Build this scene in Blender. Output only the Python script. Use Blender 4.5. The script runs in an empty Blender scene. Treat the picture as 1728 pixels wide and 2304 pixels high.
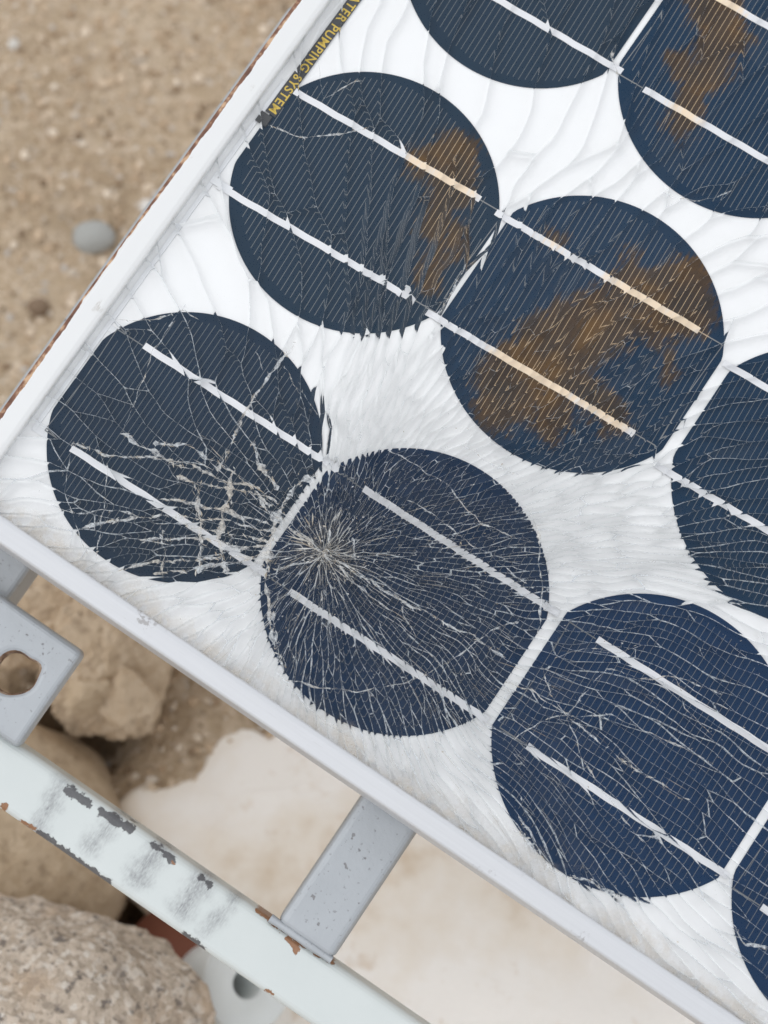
import bpy, math, random
import numpy as np
from mathutils import Vector, Matrix, noise
from mathutils.geometry import delaunay_2d_cdt

random.seed(7)
rng = np.random.default_rng(7)
scene = bpy.context.scene
COL = scene.collection

# ------------------------------------------------------------------ camera
TILT = math.radians(20)
CAM = Vector((0.0, 0.0, 0.90))
RIGHT = Vector((1, 0, 0))
UP = Vector((0, math.cos(TILT), math.sin(TILT)))
FWD = Vector((0, math.sin(TILT), -math.cos(TILT)))
F_PX = 4200.0                                   # focal length for a 2304 px tall frame
cam_data = bpy.data.cameras.new('camera')
cam_data.sensor_fit = 'VERTICAL'
cam_data.sensor_height = 36.0
cam_data.lens = F_PX / 2304 * 36
cam_data.clip_start = 0.01
cam_data.clip_end = 500
cam_data.dof.use_dof = True
cam_data.dof.focus_distance = 0.655
cam_data.dof.aperture_fstop = 8.2
cam = bpy.data.objects.new('camera', cam_data)
COL.objects.link(cam)
cam.matrix_world = Matrix(((RIGHT.x, UP.x, -FWD.x, CAM.x), (RIGHT.y, UP.y, -FWD.y, CAM.y), (RIGHT.z, UP.z, -FWD.z, CAM.z), (0, 0, 0, 1)))
scene.camera = cam

# ------------------------------------------------------------------ sky, sun, exposure (overcast day)
SUN_EL, SUN_ROT = math.radians(60), math.radians(-75)
world = bpy.data.worlds.new('World')
scene.world = world
world.use_nodes = True
wn = world.node_tree.nodes
wl = world.node_tree.links
sky = wn.new('ShaderNodeTexSky')
sky.sky_type = 'NISHITA'
sky.sun_disc = False
sky.sun_elevation = SUN_EL
sky.sun_rotation = SUN_ROT
sky.air_density = 1.0
sky.dust_density = 4.0
sky.ozone_density = 1.0
hs = wn.new('ShaderNodeHueSaturation')
hs.inputs['Saturation'].default_value = 0.22      # an overcast sky: nearly grey
wl.new(sky.outputs[0], hs.inputs['Color'])
cloud = wn.new('ShaderNodeMix')                   # a closed, even cloud layer over the clear-sky gradient
cloud.data_type = 'RGBA'
cloud.inputs[0].default_value = 0.93
wl.new(hs.outputs[0], cloud.inputs[6])
cloud.inputs[7].default_value = (6.0, 6.15, 6.4, 1)
wl.new(cloud.outputs[2], wn['Background'].inputs['Color'])
wn['Background'].inputs['Strength'].default_value = 0.15
sun_data = bpy.data.lights.new('sun', 'SUN')
sun_data.energy = 0.5
sun_data.angle = math.radians(80)
sun_data.color = (1.0, 0.97, 0.93)
sun = bpy.data.objects.new('sun', sun_data)
COL.objects.link(sun)
sdir = Vector((math.sin(SUN_ROT) * math.cos(SUN_EL), math.cos(SUN_ROT) * math.cos(SUN_EL), math.sin(SUN_EL)))
sun.rotation_euler = sdir.to_track_quat('Z', 'Y').to_euler()
sun.location = (0, 0, 5)
vs = scene.view_settings
vs.view_transform = 'Standard'
vs.look = 'None'
vs.gamma = 1.0
vs.use_curve_mapping = False
vs.exposure = 0.20
cy = scene.cycles
cy.max_bounces = 16
cy.transmission_bounces = 16
cy.diffuse_bounces = 4
cy.glossy_bounces = 10
cy.transparent_max_bounces = 40
cy.caustics_refractive = True
cy.caustics_reflective = True
cy.sample_clamp_indirect = 8.0
cy.use_denoising = True
cy.adaptive_threshold = 0.02

# ------------------------------------------------------------------ frames of reference
# the panel: u along its lower edge, v along its left edge, n out of its face (metres; cells lie at n = 0)
def cam_vec(x, y, z):
    return RIGHT * x - UP * y + FWD * z
PU = cam_vec(0.82856686549609, 0.5562228952970479, -0.06397687198787604)
PV = cam_vec(0.559622019237862, -0.8192099091498174, 0.1253727256419228)
PN = cam_vec(0.017324692958955442, -0.13968255259020665, -0.9900447664200648)
PO = CAM + cam_vec(-0.06863692, -0.02389498, 0.6560034)
PANEL_M = Matrix(((PU.x, PV.x, PN.x, PO.x), (PU.y, PV.y, PN.y, PO.y), (PU.z, PV.z, PN.z, PO.z), (0, 0, 0, 1)))
S = 1728 / 1659
def ray(px, py):
    return cam_vec((px * S - 864) / F_PX, (py * S - 1152) / F_PX, 1.0)
def at(px, py, depth):
    return CAM + ray(px, py) * depth
def on_panel(px, py, h=0.0):
    d = ray(px, py)
    o = PO + PN * h
    s = (o - CAM).dot(PN) / d.dot(PN)
    X = CAM + d * s - PO
    return X.dot(PU), X.dot(PV)
def pix(u, v, h=0.0):
    X = PO + PU * u + PV * v + PN * h - CAM
    z = X.dot(FWD)
    return (X.dot(RIGHT) / z * F_PX + 864) / S, (-X.dot(UP) / z * F_PX + 1152) / S

# ------------------------------------------------------------------ helpers: meshes
def mesh_obj(name, verts, faces, mats, parent=None, smooth=False, fmat=None, **props):
    me = bpy.data.meshes.new(name)
    me.from_pydata([tuple(v) for v in verts], [], faces)
    if not isinstance(mats, (list, tuple)):
        mats = [mats]
    for m in mats:
        me.materials.append(m)
    if fmat is not None:
        me.polygons.foreach_set('material_index', fmat)
    if smooth:
        me.polygons.foreach_set('use_smooth', [True] * len(me.polygons))
    me.update()
    o = bpy.data.objects.new(name, me)
    COL.objects.link(o)
    if parent is not None:
        o.parent = parent
    for k, v in props.items():
        o[k] = v
    return o
def empty(name, m, **props):
    o = bpy.data.objects.new(name, None)
    o.empty_display_size = 0.02
    COL.objects.link(o)
    o.matrix_world = m
    for k, v in props.items():
        o[k] = v
    return o
def bevel(o, w, seg=3, angle=30):
    b = o.modifiers.new('bevel', 'BEVEL')
    b.width = w
    b.segments = seg
    b.limit_method = 'ANGLE'
    b.angle_limit = math.radians(angle)
    return o

# ------------------------------------------------------------------ helpers: materials
class NT:
    def __init__(self, name):
        self.m = bpy.data.materials.new(name)
        self.m.use_nodes = True
        self.t = self.m.node_tree
        self.t.nodes.clear()
        self.out = self.n('ShaderNodeOutputMaterial')
    def n(self, t, **kw):
        x = self.t.nodes.new(t)
        for k, v in kw.items():
            setattr(x, k, v)
        return x
    def put(self, sock, v):
        if v is None:
            return
        if hasattr(v, 'default_value') or isinstance(v, bpy.types.NodeSocket):
            self.t.links.new(v, sock)
        else:
            sock.default_value = v
    def math(self, op, a, b=None, c=None, clamp=False):
        x = self.n('ShaderNodeMath', operation=op, use_clamp=clamp)
        self.put(x.inputs[0], a)
        self.put(x.inputs[1], b)
        self.put(x.inputs[2], c)
        return x.outputs[0]
    def coord(self):
        return self.n('ShaderNodeTexCoord').outputs['Object']
    def sep(self, v):
        x = self.n('ShaderNodeSeparateXYZ')
        self.put(x.inputs[0], v)
        return x.outputs
    def mapping(self, v, scale=(1, 1, 1), rot=(0, 0, 0), loc=(0, 0, 0)):
        x = self.n('ShaderNodeMapping')
        self.put(x.inputs[0], v)
        x.inputs['Scale'].default_value = scale
        x.inputs['Rotation'].default_value = rot
        x.inputs['Location'].default_value = loc
        return x.outputs[0]
    def noise(self, v, scale, detail=4, rough=0.55, dist=0.0):
        x = self.n('ShaderNodeTexNoise')
        self.put(x.inputs['Vector'], v)
        x.inputs['Scale'].default_value = scale
        x.inputs['Detail'].default_value = detail
        x.inputs['Roughness'].default_value = rough
        x.inputs['Distortion'].default_value = dist
        return x.outputs['Fac']
    def voronoi(self, v, scale, feature='F1', out='Distance', rnd=1.0):
        x = self.n('ShaderNodeTexVoronoi', feature=feature)
        self.put(x.inputs['Vector'], v)
        x.inputs['Scale'].default_value = scale
        x.inputs['Randomness'].default_value = rnd
        return x.outputs[out]
    def step(self, v, lo, hi):
        x = self.n('ShaderNodeMapRange', interpolation_type='SMOOTHSTEP')
        self.put(x.inputs['Value'], v)
        x.inputs['From Min'].default_value = lo
        x.inputs['From Max'].default_value = hi
        return x.outputs['Result']
    def ramp(self, v, stops):
        x = self.n('ShaderNodeValToRGB')
        self.put(x.inputs[0], v)
        e = x.color_ramp.elements
        while len(e) < len(stops):
            e.new(0.5)
        for k, (p, c) in zip(e, stops):
            k.position = p
            k.color = (*c, 1)
        return x.outputs[0]
    def mix(self, f, a, b, mode='MIX'):
        x = self.n('ShaderNodeMix', data_type='RGBA', blend_type=mode)
        self.put(x.inputs[0], f)
        self.put(x.inputs[6], (*a, 1) if isinstance(a, tuple) else a)
        self.put(x.inputs[7], (*b, 1) if isinstance(b, tuple) else b)
        return x.outputs[2]
    def bump(self, h, strength, dist, normal=None):
        x = self.n('ShaderNodeBump')
        self.put(x.inputs['Height'], h)
        x.inputs['Strength'].default_value = strength
        x.inputs['Distance'].default_value = dist
        self.put(x.inputs['Normal'], normal)
        return x.outputs[0]
    def bsdf(self, color, rough=0.5, normal=None, metallic=0.0, spec=0.5):
        x = self.n('ShaderNodeBsdfPrincipled')
        self.put(x.inputs['Base Color'], (*color, 1) if isinstance(color, tuple) else color)
        self.put(x.inputs['Roughness'], rough)
        self.put(x.inputs['Metallic'], metallic)
        self.put(x.inputs['Specular IOR Level'], spec)
        self.put(x.inputs['Normal'], normal)
        return x.outputs[0]
    def mixsh(self, f, a, b):
        x = self.n('ShaderNodeMixShader')
        self.put(x.inputs[0], f)
        self.t.links.new(a, x.inputs[1])
        self.t.links.new(b, x.inputs[2])
        return x.outputs[0]
    def done(self, sh):
        self.t.links.new(sh, self.out.inputs['Surface'])
        return self.m
    def capsules(self, x, y, caps, soft, jitter):
        """union of soft capsules (x0,y0,x1,y1,r); jitter: a socket added to the distance -> 0..1 mask"""
        best = None
        for (x0, y0, x1, y1, r) in caps:
            dx, dy = x1 - x0, y1 - y0
            l2 = max(dx * dx + dy * dy, 1e-12)
            ax = self.math('SUBTRACT', x, x0)
            ay = self.math('SUBTRACT', y, y0)
            t = self.math('MULTIPLY_ADD', ax, dx / l2, self.math('MULTIPLY', ay, dy / l2))
            t = self.math('MINIMUM', self.math('MAXIMUM', t, 0.0), 1.0)
            ex = self.math('MULTIPLY_ADD', t, -dx, ax)
            ey = self.math('MULTIPLY_ADD', t, -dy, ay)
            d = self.math('SQRT', self.math('MULTIPLY_ADD', ex, ex, self.math('MULTIPLY', ey, ey)))
            d = self.math('SUBTRACT', d, r)
            best = d if best is None else self.math('MINIMUM', best, d)
        d = self.math('ADD', best, jitter)
        return self.math('SUBTRACT', 1.0, self.step(d, -soft, soft))

# browned areas of the encapsulant over the cells, in panel coordinates
def cap_px(pts, r, h=0.0):
    (x0, y0), (x1, y1) = [on_panel(*p, h) for p in pts]
    return (x0, y0, x1, y1, r)
BROWN = [cap_px(((985, 335), (975, 400)), 0.0085), cap_px(((900, 350), (960, 330)), 0.005), cap_px(((950, 410), (935, 500)), 0.005),
         cap_px(((955, 500), (920, 610)), 0.0035), cap_px(((985, 490), (970, 560)), 0.003),
         cap_px(((1490, 610), (1380, 650)), 0.0095), cap_px(((1490, 610), (1495, 680)), 0.008), cap_px(((1380, 650), (1240, 720)), 0.012),
         cap_px(((1240, 720), (1110, 830)), 0.014), cap_px(((1110, 840), (1075, 880)), 0.009), cap_px(((1210, 800), (1190, 900)), 0.008),
         cap_px(((1240, 820), (1320, 900)), 0.006), cap_px(((1420, 700), (1500, 690)), 0.007), cap_px(((1445, 770), (1437, 810)), 0.002),
         cap_px(((1360, 560), (1320, 640)), 0.004), cap_px(((1180, 500), (1200, 520)), 0.002),
         cap_px(((1540, 10), (1560, 80)), 0.010), cap_px(((1560, 90), (1515, 175)), 0.0075), cap_px(((1500, 190), (1470, 270)), 0.005),
         cap_px(((1470, 130), (1490, 200)), 0.004)]
def brown_mask(nt, xyz, x, y):
    st = nt.noise(nt.mapping(xyz, (900, 160, 1)), 1.0, 2)
    bl = nt.noise(xyz, 120, 3)
    j = nt.math('MULTIPLY_ADD', nt.math('SUBTRACT', bl, 0.5), 0.012, nt.math('MULTIPLY', nt.math('SUBTRACT', st, 0.5), 0.014))
    return nt.capsules(x, y, BROWN, 0.0046, j)

def mat_cell(stained):
    nt = NT('silicon_cell')
    xyz = nt.coord()
    x, y, z = nt.sep(xyz)
    base = nt.n('ShaderNodeObjectInfo').outputs['Color']
    mot = nt.noise(xyz, 45, 4)
    col = nt.mix(nt.math('MULTIPLY', mot, 0.5), base, nt.mix(1.0, base, (1.5, 1.4, 1.25), 'MULTIPLY'))
    if not stained:
        return nt.done(nt.bsdf(col, 0.55, spec=0.12))
    b = brown_mask(nt, xyz, x, y)
    bn = nt.noise(xyz, 60, 3)
    bc = nt.ramp(bn, [(0.35, (0.040, 0.026, 0.014)), (0.52, (0.068, 0.036, 0.011)), (0.68, (0.140, 0.066, 0.006))])
    bc = nt.mix(nt.step(b, 0.55, 1.0), (0.075, 0.038, 0.008), bc)
    col = nt.mix(nt.math('MULTIPLY', nt.step(b, 0.10, 1.0), 0.80), col, bc)
    return nt.done(nt.bsdf(col, 0.55, spec=0.12))
def mat_finger(stained):
    nt = NT('silver_finger_lines')
    xyz = nt.coord()
    x, y, z = nt.sep(xyz)
    b = brown_mask(nt, xyz, x, y) if stained else 0.0
    col = nt.mix(b, (0.21, 0.215, 0.22) if stained else (0.175, 0.182, 0.19), (0.55, 0.40, 0.25))
    return nt.done(nt.bsdf(col, 0.5, spec=0.2))
def mat_ribbon(stained):
    nt = NT('tinned_ribbon')
    xyz = nt.coord()
    x, y, z = nt.sep(xyz)
    b = brown_mask(nt, xyz, x, y) if stained else 0.0
    s = nt.noise(nt.mapping(xyz, (60, 900, 1)), 1.0, 3)
    col = nt.mix(nt.math('MULTIPLY', s, 0.35), (0.74, 0.74, 0.76), (0.50, 0.51, 0.53))
    col = nt.mix(b, col, (0.80, 0.64, 0.47))
    bp = nt.bump(nt.noise(nt.mapping(xyz, (300, 900, 1)), 1.0, 2), 0.25, 0.0004)
    return nt.done(nt.bsdf(col, 0.42, bp, metallic=0.15, spec=0.4))
def mat_backsheet():
    nt = NT('white_backsheet')
    xyz = nt.coord()
    n1 = nt.noise(xyz, 30, 4)
    col = nt.mix(nt.math('MULTIPLY', n1, 0.35), (0.83, 0.83, 0.835), (0.79, 0.785, 0.775))
    return nt.done(nt.bsdf(col, 0.6, spec=0.2))
def edge_dirt(nt, xyz, x, y):
    """grime washed down to the lower frame edge and round the impact"""
    n1 = nt.noise(xyz, 70, 5, 0.65)
    n2 = nt.noise(xyz, 320, 3)
    low = nt.math('SUBTRACT', 1.0, nt.step(nt.math('MULTIPLY_ADD', nt.math('SUBTRACT', n1, 0.5), 0.03, y), -0.0590, -0.0475))
    ex = nt.math('SUBTRACT', x, 0.061)
    ey = nt.math('ADD', y, 0.005)
    r = nt.math('SQRT', nt.math('MULTIPLY_ADD', ex, ex, nt.math('MULTIPLY', ey, ey)))
    imp = nt.math('SUBTRACT', 1.0, nt.step(nt.math('MULTIPLY_ADD', nt.math('SUBTRACT', n1, 0.5), 0.05, r), 0.002, 0.017))
    m = nt.math('MAXIMUM', nt.math('MULTIPLY', low, 0.45), nt.math('MULTIPLY', imp, 0.07))
    return nt.math('MULTIPLY', m, nt.step(n2, 0.3, 0.62)), n1, low, imp
def mat_glass(dirty):
    nt = NT('grimy_glass' if dirty else 'clear_glass')
    # a thin clear sheet: sees straight through, with the surface reflection of glass
    fr = nt.n('ShaderNodeFresnel')
    fr.inputs['IOR'].default_value = 1.28
    gl = nt.n('ShaderNodeBsdfGlossy')
    gl.inputs['Roughness'].default_value = 0.03
    gl.inputs['Color'].default_value = (1, 1, 1, 1)
    tr = nt.n('ShaderNodeBsdfTransparent')
    tr.inputs['Color'].default_value = (0.99, 0.995, 0.995, 1)
    back = nt.n('ShaderNodeNewGeometry').outputs['Backfacing']
    g = nt.n('ShaderNodeMixShader')
    nt.put(g.inputs[0], nt.math('MULTIPLY', fr.outputs[0], nt.math('SUBTRACT', 1.0, back)))
    nt.t.links.new(tr.outputs[0], g.inputs[1])
    nt.t.links.new(gl.outputs[0], g.inputs[2])
    if not dirty:
        return nt.done(g.outputs[0])
    xyz = nt.coord()
    x, y, z = nt.sep(xyz)
    dirt, n1, low, imp = edge_dirt(nt, xyz, x, y)
    d = nt.bsdf((0.50, 0.44, 0.36), 0.9, spec=0.1)
    return nt.done(nt.mixsh(dirt, g.outputs[0], d))
def mat_fissure():
    """the hair-thin air gap of a crack inside the glass: a mirror at grazing angles, clear otherwise"""
    nt = NT('fissure')
    ge = nt.n('ShaderNodeNewGeometry')
    dp = nt.n('ShaderNodeVectorMath', operation='DOT_PRODUCT')
    nt.put(dp.inputs[0], ge.outputs['Normal'])
    nt.put(dp.inputs[1], ge.outputs['Incoming'])
    c = nt.math('ABSOLUTE', dp.outputs['Value'])
    k = nt.math('MULTIPLY_ADD', nt.math('SUBTRACT', 1.0, nt.step(c, 0.62, 0.76)), 0.94, 0.04)
    gl = nt.n('ShaderNodeBsdfGlossy')
    gl.inputs['Roughness'].default_value = 0.02
    gl.inputs['Color'].default_value = (0.985, 0.99, 0.99, 1)
    tr = nt.n('ShaderNodeBsdfTransparent')
    return nt.done(nt.mixsh(k, tr.outputs[0], gl.outputs[0]))
def mat_crack():
    """crushed, frosted glass along a fracture line"""
    nt = NT('frosted_fracture')
    xyz = nt.coord()
    x, y, z = nt.sep(xyz)
    dirt, n1, low, imp = edge_dirt(nt, xyz, x, y)
    beige = nt.math('MAXIMUM', nt.math('MAXIMUM', low, imp), nt.math('MULTIPLY', nt.step(nt.noise(xyz, 38, 4), 0.60, 0.78), 0.35))
    col = nt.mix(nt.math('MULTIPLY', beige, 0.38), (0.76, 0.80, 0.83), (0.64, 0.58, 0.49))
    dif = nt.bsdf(col, 0.4, spec=0.5)
    tl = nt.n('ShaderNodeBsdfTranslucent')
    nt.put(tl.inputs[0], col)
    tr = nt.n('ShaderNodeBsdfTransparent')
    sh = nt.mixsh(0.4, dif, tl.outputs[0])
    k = nt.math('MULTIPLY_ADD', nt.step(nt.noise(xyz, 800, 4, 0.7), 0.38, 0.62), 0.65, 0.08)
    k = nt.math('MULTIPLY', k, nt.math('SUBTRACT', 1.0, nt.math('MULTIPLY', imp, 0.6)))
    return nt.done(nt.mixsh(k, sh, tr.outputs[0]))
def mat_plain(name, col, rough=0.5, metallic=0.0, spec=0.5):
    nt = NT(name)
    xyz = nt.coord()
    n1 = nt.noise(xyz, 90, 4)
    c = nt.mix(nt.math('MULTIPLY', n1, 0.3), tuple(col), tuple(k * 0.72 for k in col))
    return nt.done(nt.bsdf(c, rough, None, metallic, spec))

M_CELL, M_FINGER, M_RIBBON = [(f(False), f(True)) for f in (mat_cell, mat_finger, mat_ribbon)]
M_BACK, M_GLASS, M_CRACK = mat_backsheet(), mat_glass(False), mat_crack()
M_GRIME = mat_glass(True)
M_FISS = mat_fissure()

def mat_frame_white():
    nt = NT('white_painted_frame')
    xyz = nt.coord()
    x, y, z = nt.sep(xyz)
    n1 = nt.noise(xyz, 60, 5, 0.6)
    n2 = nt.noise(nt.mapping(xyz, (500, 120, 500)), 1.0, 4)
    scuff = nt.math('MULTIPLY', nt.step(n1, 0.60, 0.68), nt.step(n2, 0.52, 0.6))
    col = nt.mix(nt.math('MULTIPLY', n1, 0.4), (0.72, 0.725, 0.725), (0.64, 0.65, 0.65))
    col = nt.mix(nt.math('MULTIPLY', scuff, 0.6), col, (0.40, 0.37, 0.33))
    # bare brown primer along the outer edge where the paint has flaked away
    fl = nt.noise(nt.mapping(xyz, (1, 1, 1)), 160, 5, 0.6)
    big = nt.noise(xyz, 14, 2)
    edge = nt.math('ADD', x, nt.math('MULTIPLY_ADD', nt.math('SUBTRACT', fl, 0.5), 0.0022, nt.math('MULTIPLY', nt.math('SUBTRACT', big, 0.5), 0.004)))
    rust = nt.math('SUBTRACT', 1.0, nt.step(edge, -0.05855, -0.05840))
    rc = nt.ramp(nt.noise(xyz, 200, 4), [(0.35, (0.10, 0.035, 0.018)), (0.5, (0.20, 0.085, 0.045)), (0.62, (0.55, 0.36, 0.22))])
    col = nt.mix(rust, col, rc)
    seam = nt.math('MULTIPLY', nt.step(x, -0.0507, -0.0497), nt.step(nt.noise(xyz, 120, 4), 0.38, 0.62))
    col = nt.mix(nt.math('MULTIPLY', seam, 0.65), col, (0.36, 0.33, 0.28))
    bp = nt.bump(nt.noise(xyz, 260, 3), 0.12, 0.0005)
    return nt.done(nt.bsdf(col, 0.38, bp))
def mat_frame_silver():
    nt = NT('silver_anodised_frame')
    xyz = nt.coord()
    s = nt.noise(nt.mapping(xyz, (30, 1200, 600)), 1.0, 3)
    n1 = nt.noise(xyz, 45, 5)
    col = nt.mix(s, (0.62, 0.63, 0.65), (0.55, 0.56, 0.58))
    sc = nt.math('MULTIPLY', nt.step(n1, 0.64, 0.69), nt.step(nt.noise(xyz, 700, 2), 0.5, 0.6))
    col = nt.mix(nt.math('MULTIPLY', sc, 0.6), col, (0.22, 0.20, 0.19))
    y = nt.sep(xyz)[1]
    seam = nt.math('MULTIPLY', nt.step(y, -0.0582, -0.0572), nt.step(nt.noise(xyz, 110, 4), 0.36, 0.62))
    col = nt.mix(nt.math('MULTIPLY', nt.math('MULTIPLY', seam, nt.math('LESS_THAN', y, -0.05)), 0.7), col, (0.34, 0.31, 0.26))
    scr = nt.step(nt.noise(nt.mapping(xyz, (90, 2600, 600), (0, 0, 0.15)), 1.0, 2), 0.70, 0.76)
    col = nt.mix(nt.math('MULTIPLY', scr, 0.4), col, (0.40, 0.40, 0.41))
    return nt.done(nt.bsdf(col, 0.42, nt.bump(s, 0.06, 0.0003), metallic=0.25))
M_FWHITE, M_FSILVER = mat_frame_white(), mat_frame_silver()

# ------------------------------------------------------------------ the solar panel
panel = empty('solar_panel', PANEL_M, label='cracked solar panel with round dark blue cells in a white frame', category='solar panel')
PU_P, PV_P = 0.09465, 0.11079                        # cell pitch
U0, U1, V0, V1 = -0.0500, 0.3342, -0.0573, 0.2790     # opening of the frame
GLASS_T = 0.0042                                     # top of the glass above the cells

# frame bars: a mitred profile swept round the opening; (outward, height)
PROF = [(0.0006, 0.0040), (0.0, 0.0047), (0.0006, 0.0058), (0.0021, 0.0064), (0.0078, 0.0062), (0.0086, 0.0054), (0.0100, -0.0265), (0.0095, -0.0300), (0.0015, -0.0300), (0.0012, -0.0290)]
LEFTP = [(0.0006, 0.0040), (0.0, 0.0047), (0.0006, 0.0058), (0.0021, 0.0064), (0.0080, 0.0062), (0.0086, 0.0058), (0.0101, 0.0046), (0.0104, -0.0260), (0.0095, -0.0300), (0.0015, -0.0300), (0.0012, -0.0290)]
def frame_bar(side, prof, mat, label=None):
    verts, faces = [], []
    nsub = 1
    for end in (0, 1):
        for (w, h) in prof:
            if side in 'LR':
                u = U0 - w if side == 'L' else U1 + w
                v = (V0 - w) if end == 0 else (V1 + w)
            else:
                v = V0 - w if side == 'B' else V1 + w
                u = (U0 - w) if end == 0 else (U1 + w)
            g = 0.00008 * (1 if end == 0 else -1)
            if side in 'LR':
                v += g
            else:
                u += g
            verts.append((u, v, h))
    n = len(prof)
    for k in range(n):
        a, b = k, (k + 1) % n
        f = (a, b, n + b, n + a)
        faces.append(f if side in 'LT' else f[::-1])
    faces.append(tuple(range(n)))
    faces.append(tuple(range(n, 2 * n))[::-1])
    o = mesh_obj('frame_bar', verts, faces, mat, panel)
    if label:
        o['label'] = label
    bevel(o, 0.0004, 2, 15)
    return o
frame_bar('L', LEFTP, M_FWHITE, 'white painted frame bar with flaking brown outer edge')
frame_bar('B', PROF, M_FSILVER, 'plain silver frame bar')
frame_bar('R', PROF, M_FSILVER)
frame_bar('T', PROF, M_FSILVER)

# backsheet
def slab_box(name, u0, u1, v0, v1, h0, h1, mat, parent=panel, **props):
    vs_ = [(u, v, h) for h in (h0, h1) for (u, v) in ((u0, v0), (u1, v0), (u1, v1), (u0, v1))]
    fs = [(3, 2, 1, 0), (4, 5, 6, 7), (0, 1, 5, 4), (1, 2, 6, 5), (2, 3, 7, 6), (3, 0, 4, 7)]
    return mesh_obj(name, vs_, fs, mat, parent, **props)
slab_box('backsheet', U0 - 0.0015, U1 + 0.0015, V0 - 0.0015, V1 + 0.0015, -0.0012, -0.0001, M_BACK)

GREY, MID, BLUE = (0.003, 0.020, 0.044, 1), (0.001, 0.021, 0.054, 1), (0.0002, 0.021, 0.068, 1)
ROWSLOPE = {0: 0.02, 1: 0.055, 2: 0.05}
CELLS = {  # (column, row): (du, dv, dr in mm, colour)
    (0, 1): (1.5, -2.98, -1.5, GREY), (0, 0): (-0.64, -1.48, -1.64, (0.003, 0.018, 0.042, 1)), (1, 1): (-1.96, 0.74, 0.5, MID), (1, 0): (-2.86, -0.2, 0.3, (0.0005, 0.018, 0.056, 1)),
    (2, 0): (-0.17, 1.65, 2.0, BLUE), (1, 2): (-0.53, 2.0, -0.4, MID), (0, 2): (2.56, -1.08, 0.1, GREY), (2, 1): (0.6, 0.4, -0.1, MID), (3, 0): (1.5, 0.9, -0.2, BLUE),
    (3, 1): (0, 0, 0, BLUE), (2, 2): (0, 0, 0, MID), (3, 2): (0, 0, 0, MID)}
FLAT = 0.0464
def strip(verts, faces, a, b, w, h, t=0.00006):
    """a flat strip from a to b (panel u, v), w wide, with a little thickness"""
    a, b = Vector((*a, 0)), Vector((*b, 0))
    d = (b - a).normalized()
    s = Vector((-d.y, d.x, 0)) * w / 2
    i = len(verts)
    for p in (a - s, b - s, b + s, a + s):
        verts.append((p.x, p.y, h))
    for p in (a - s, b - s, b + s, a + s):
        verts.append((p.x, p.y, h + t))
    faces += [(i + 4, i + 5, i + 6, i + 7), (i, i + 1, i + 5, i + 4), (i + 1, i + 2, i + 6, i + 5), (i + 2, i + 3, i + 7, i + 6), (i + 3, i, i + 4, i + 7)]
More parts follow.
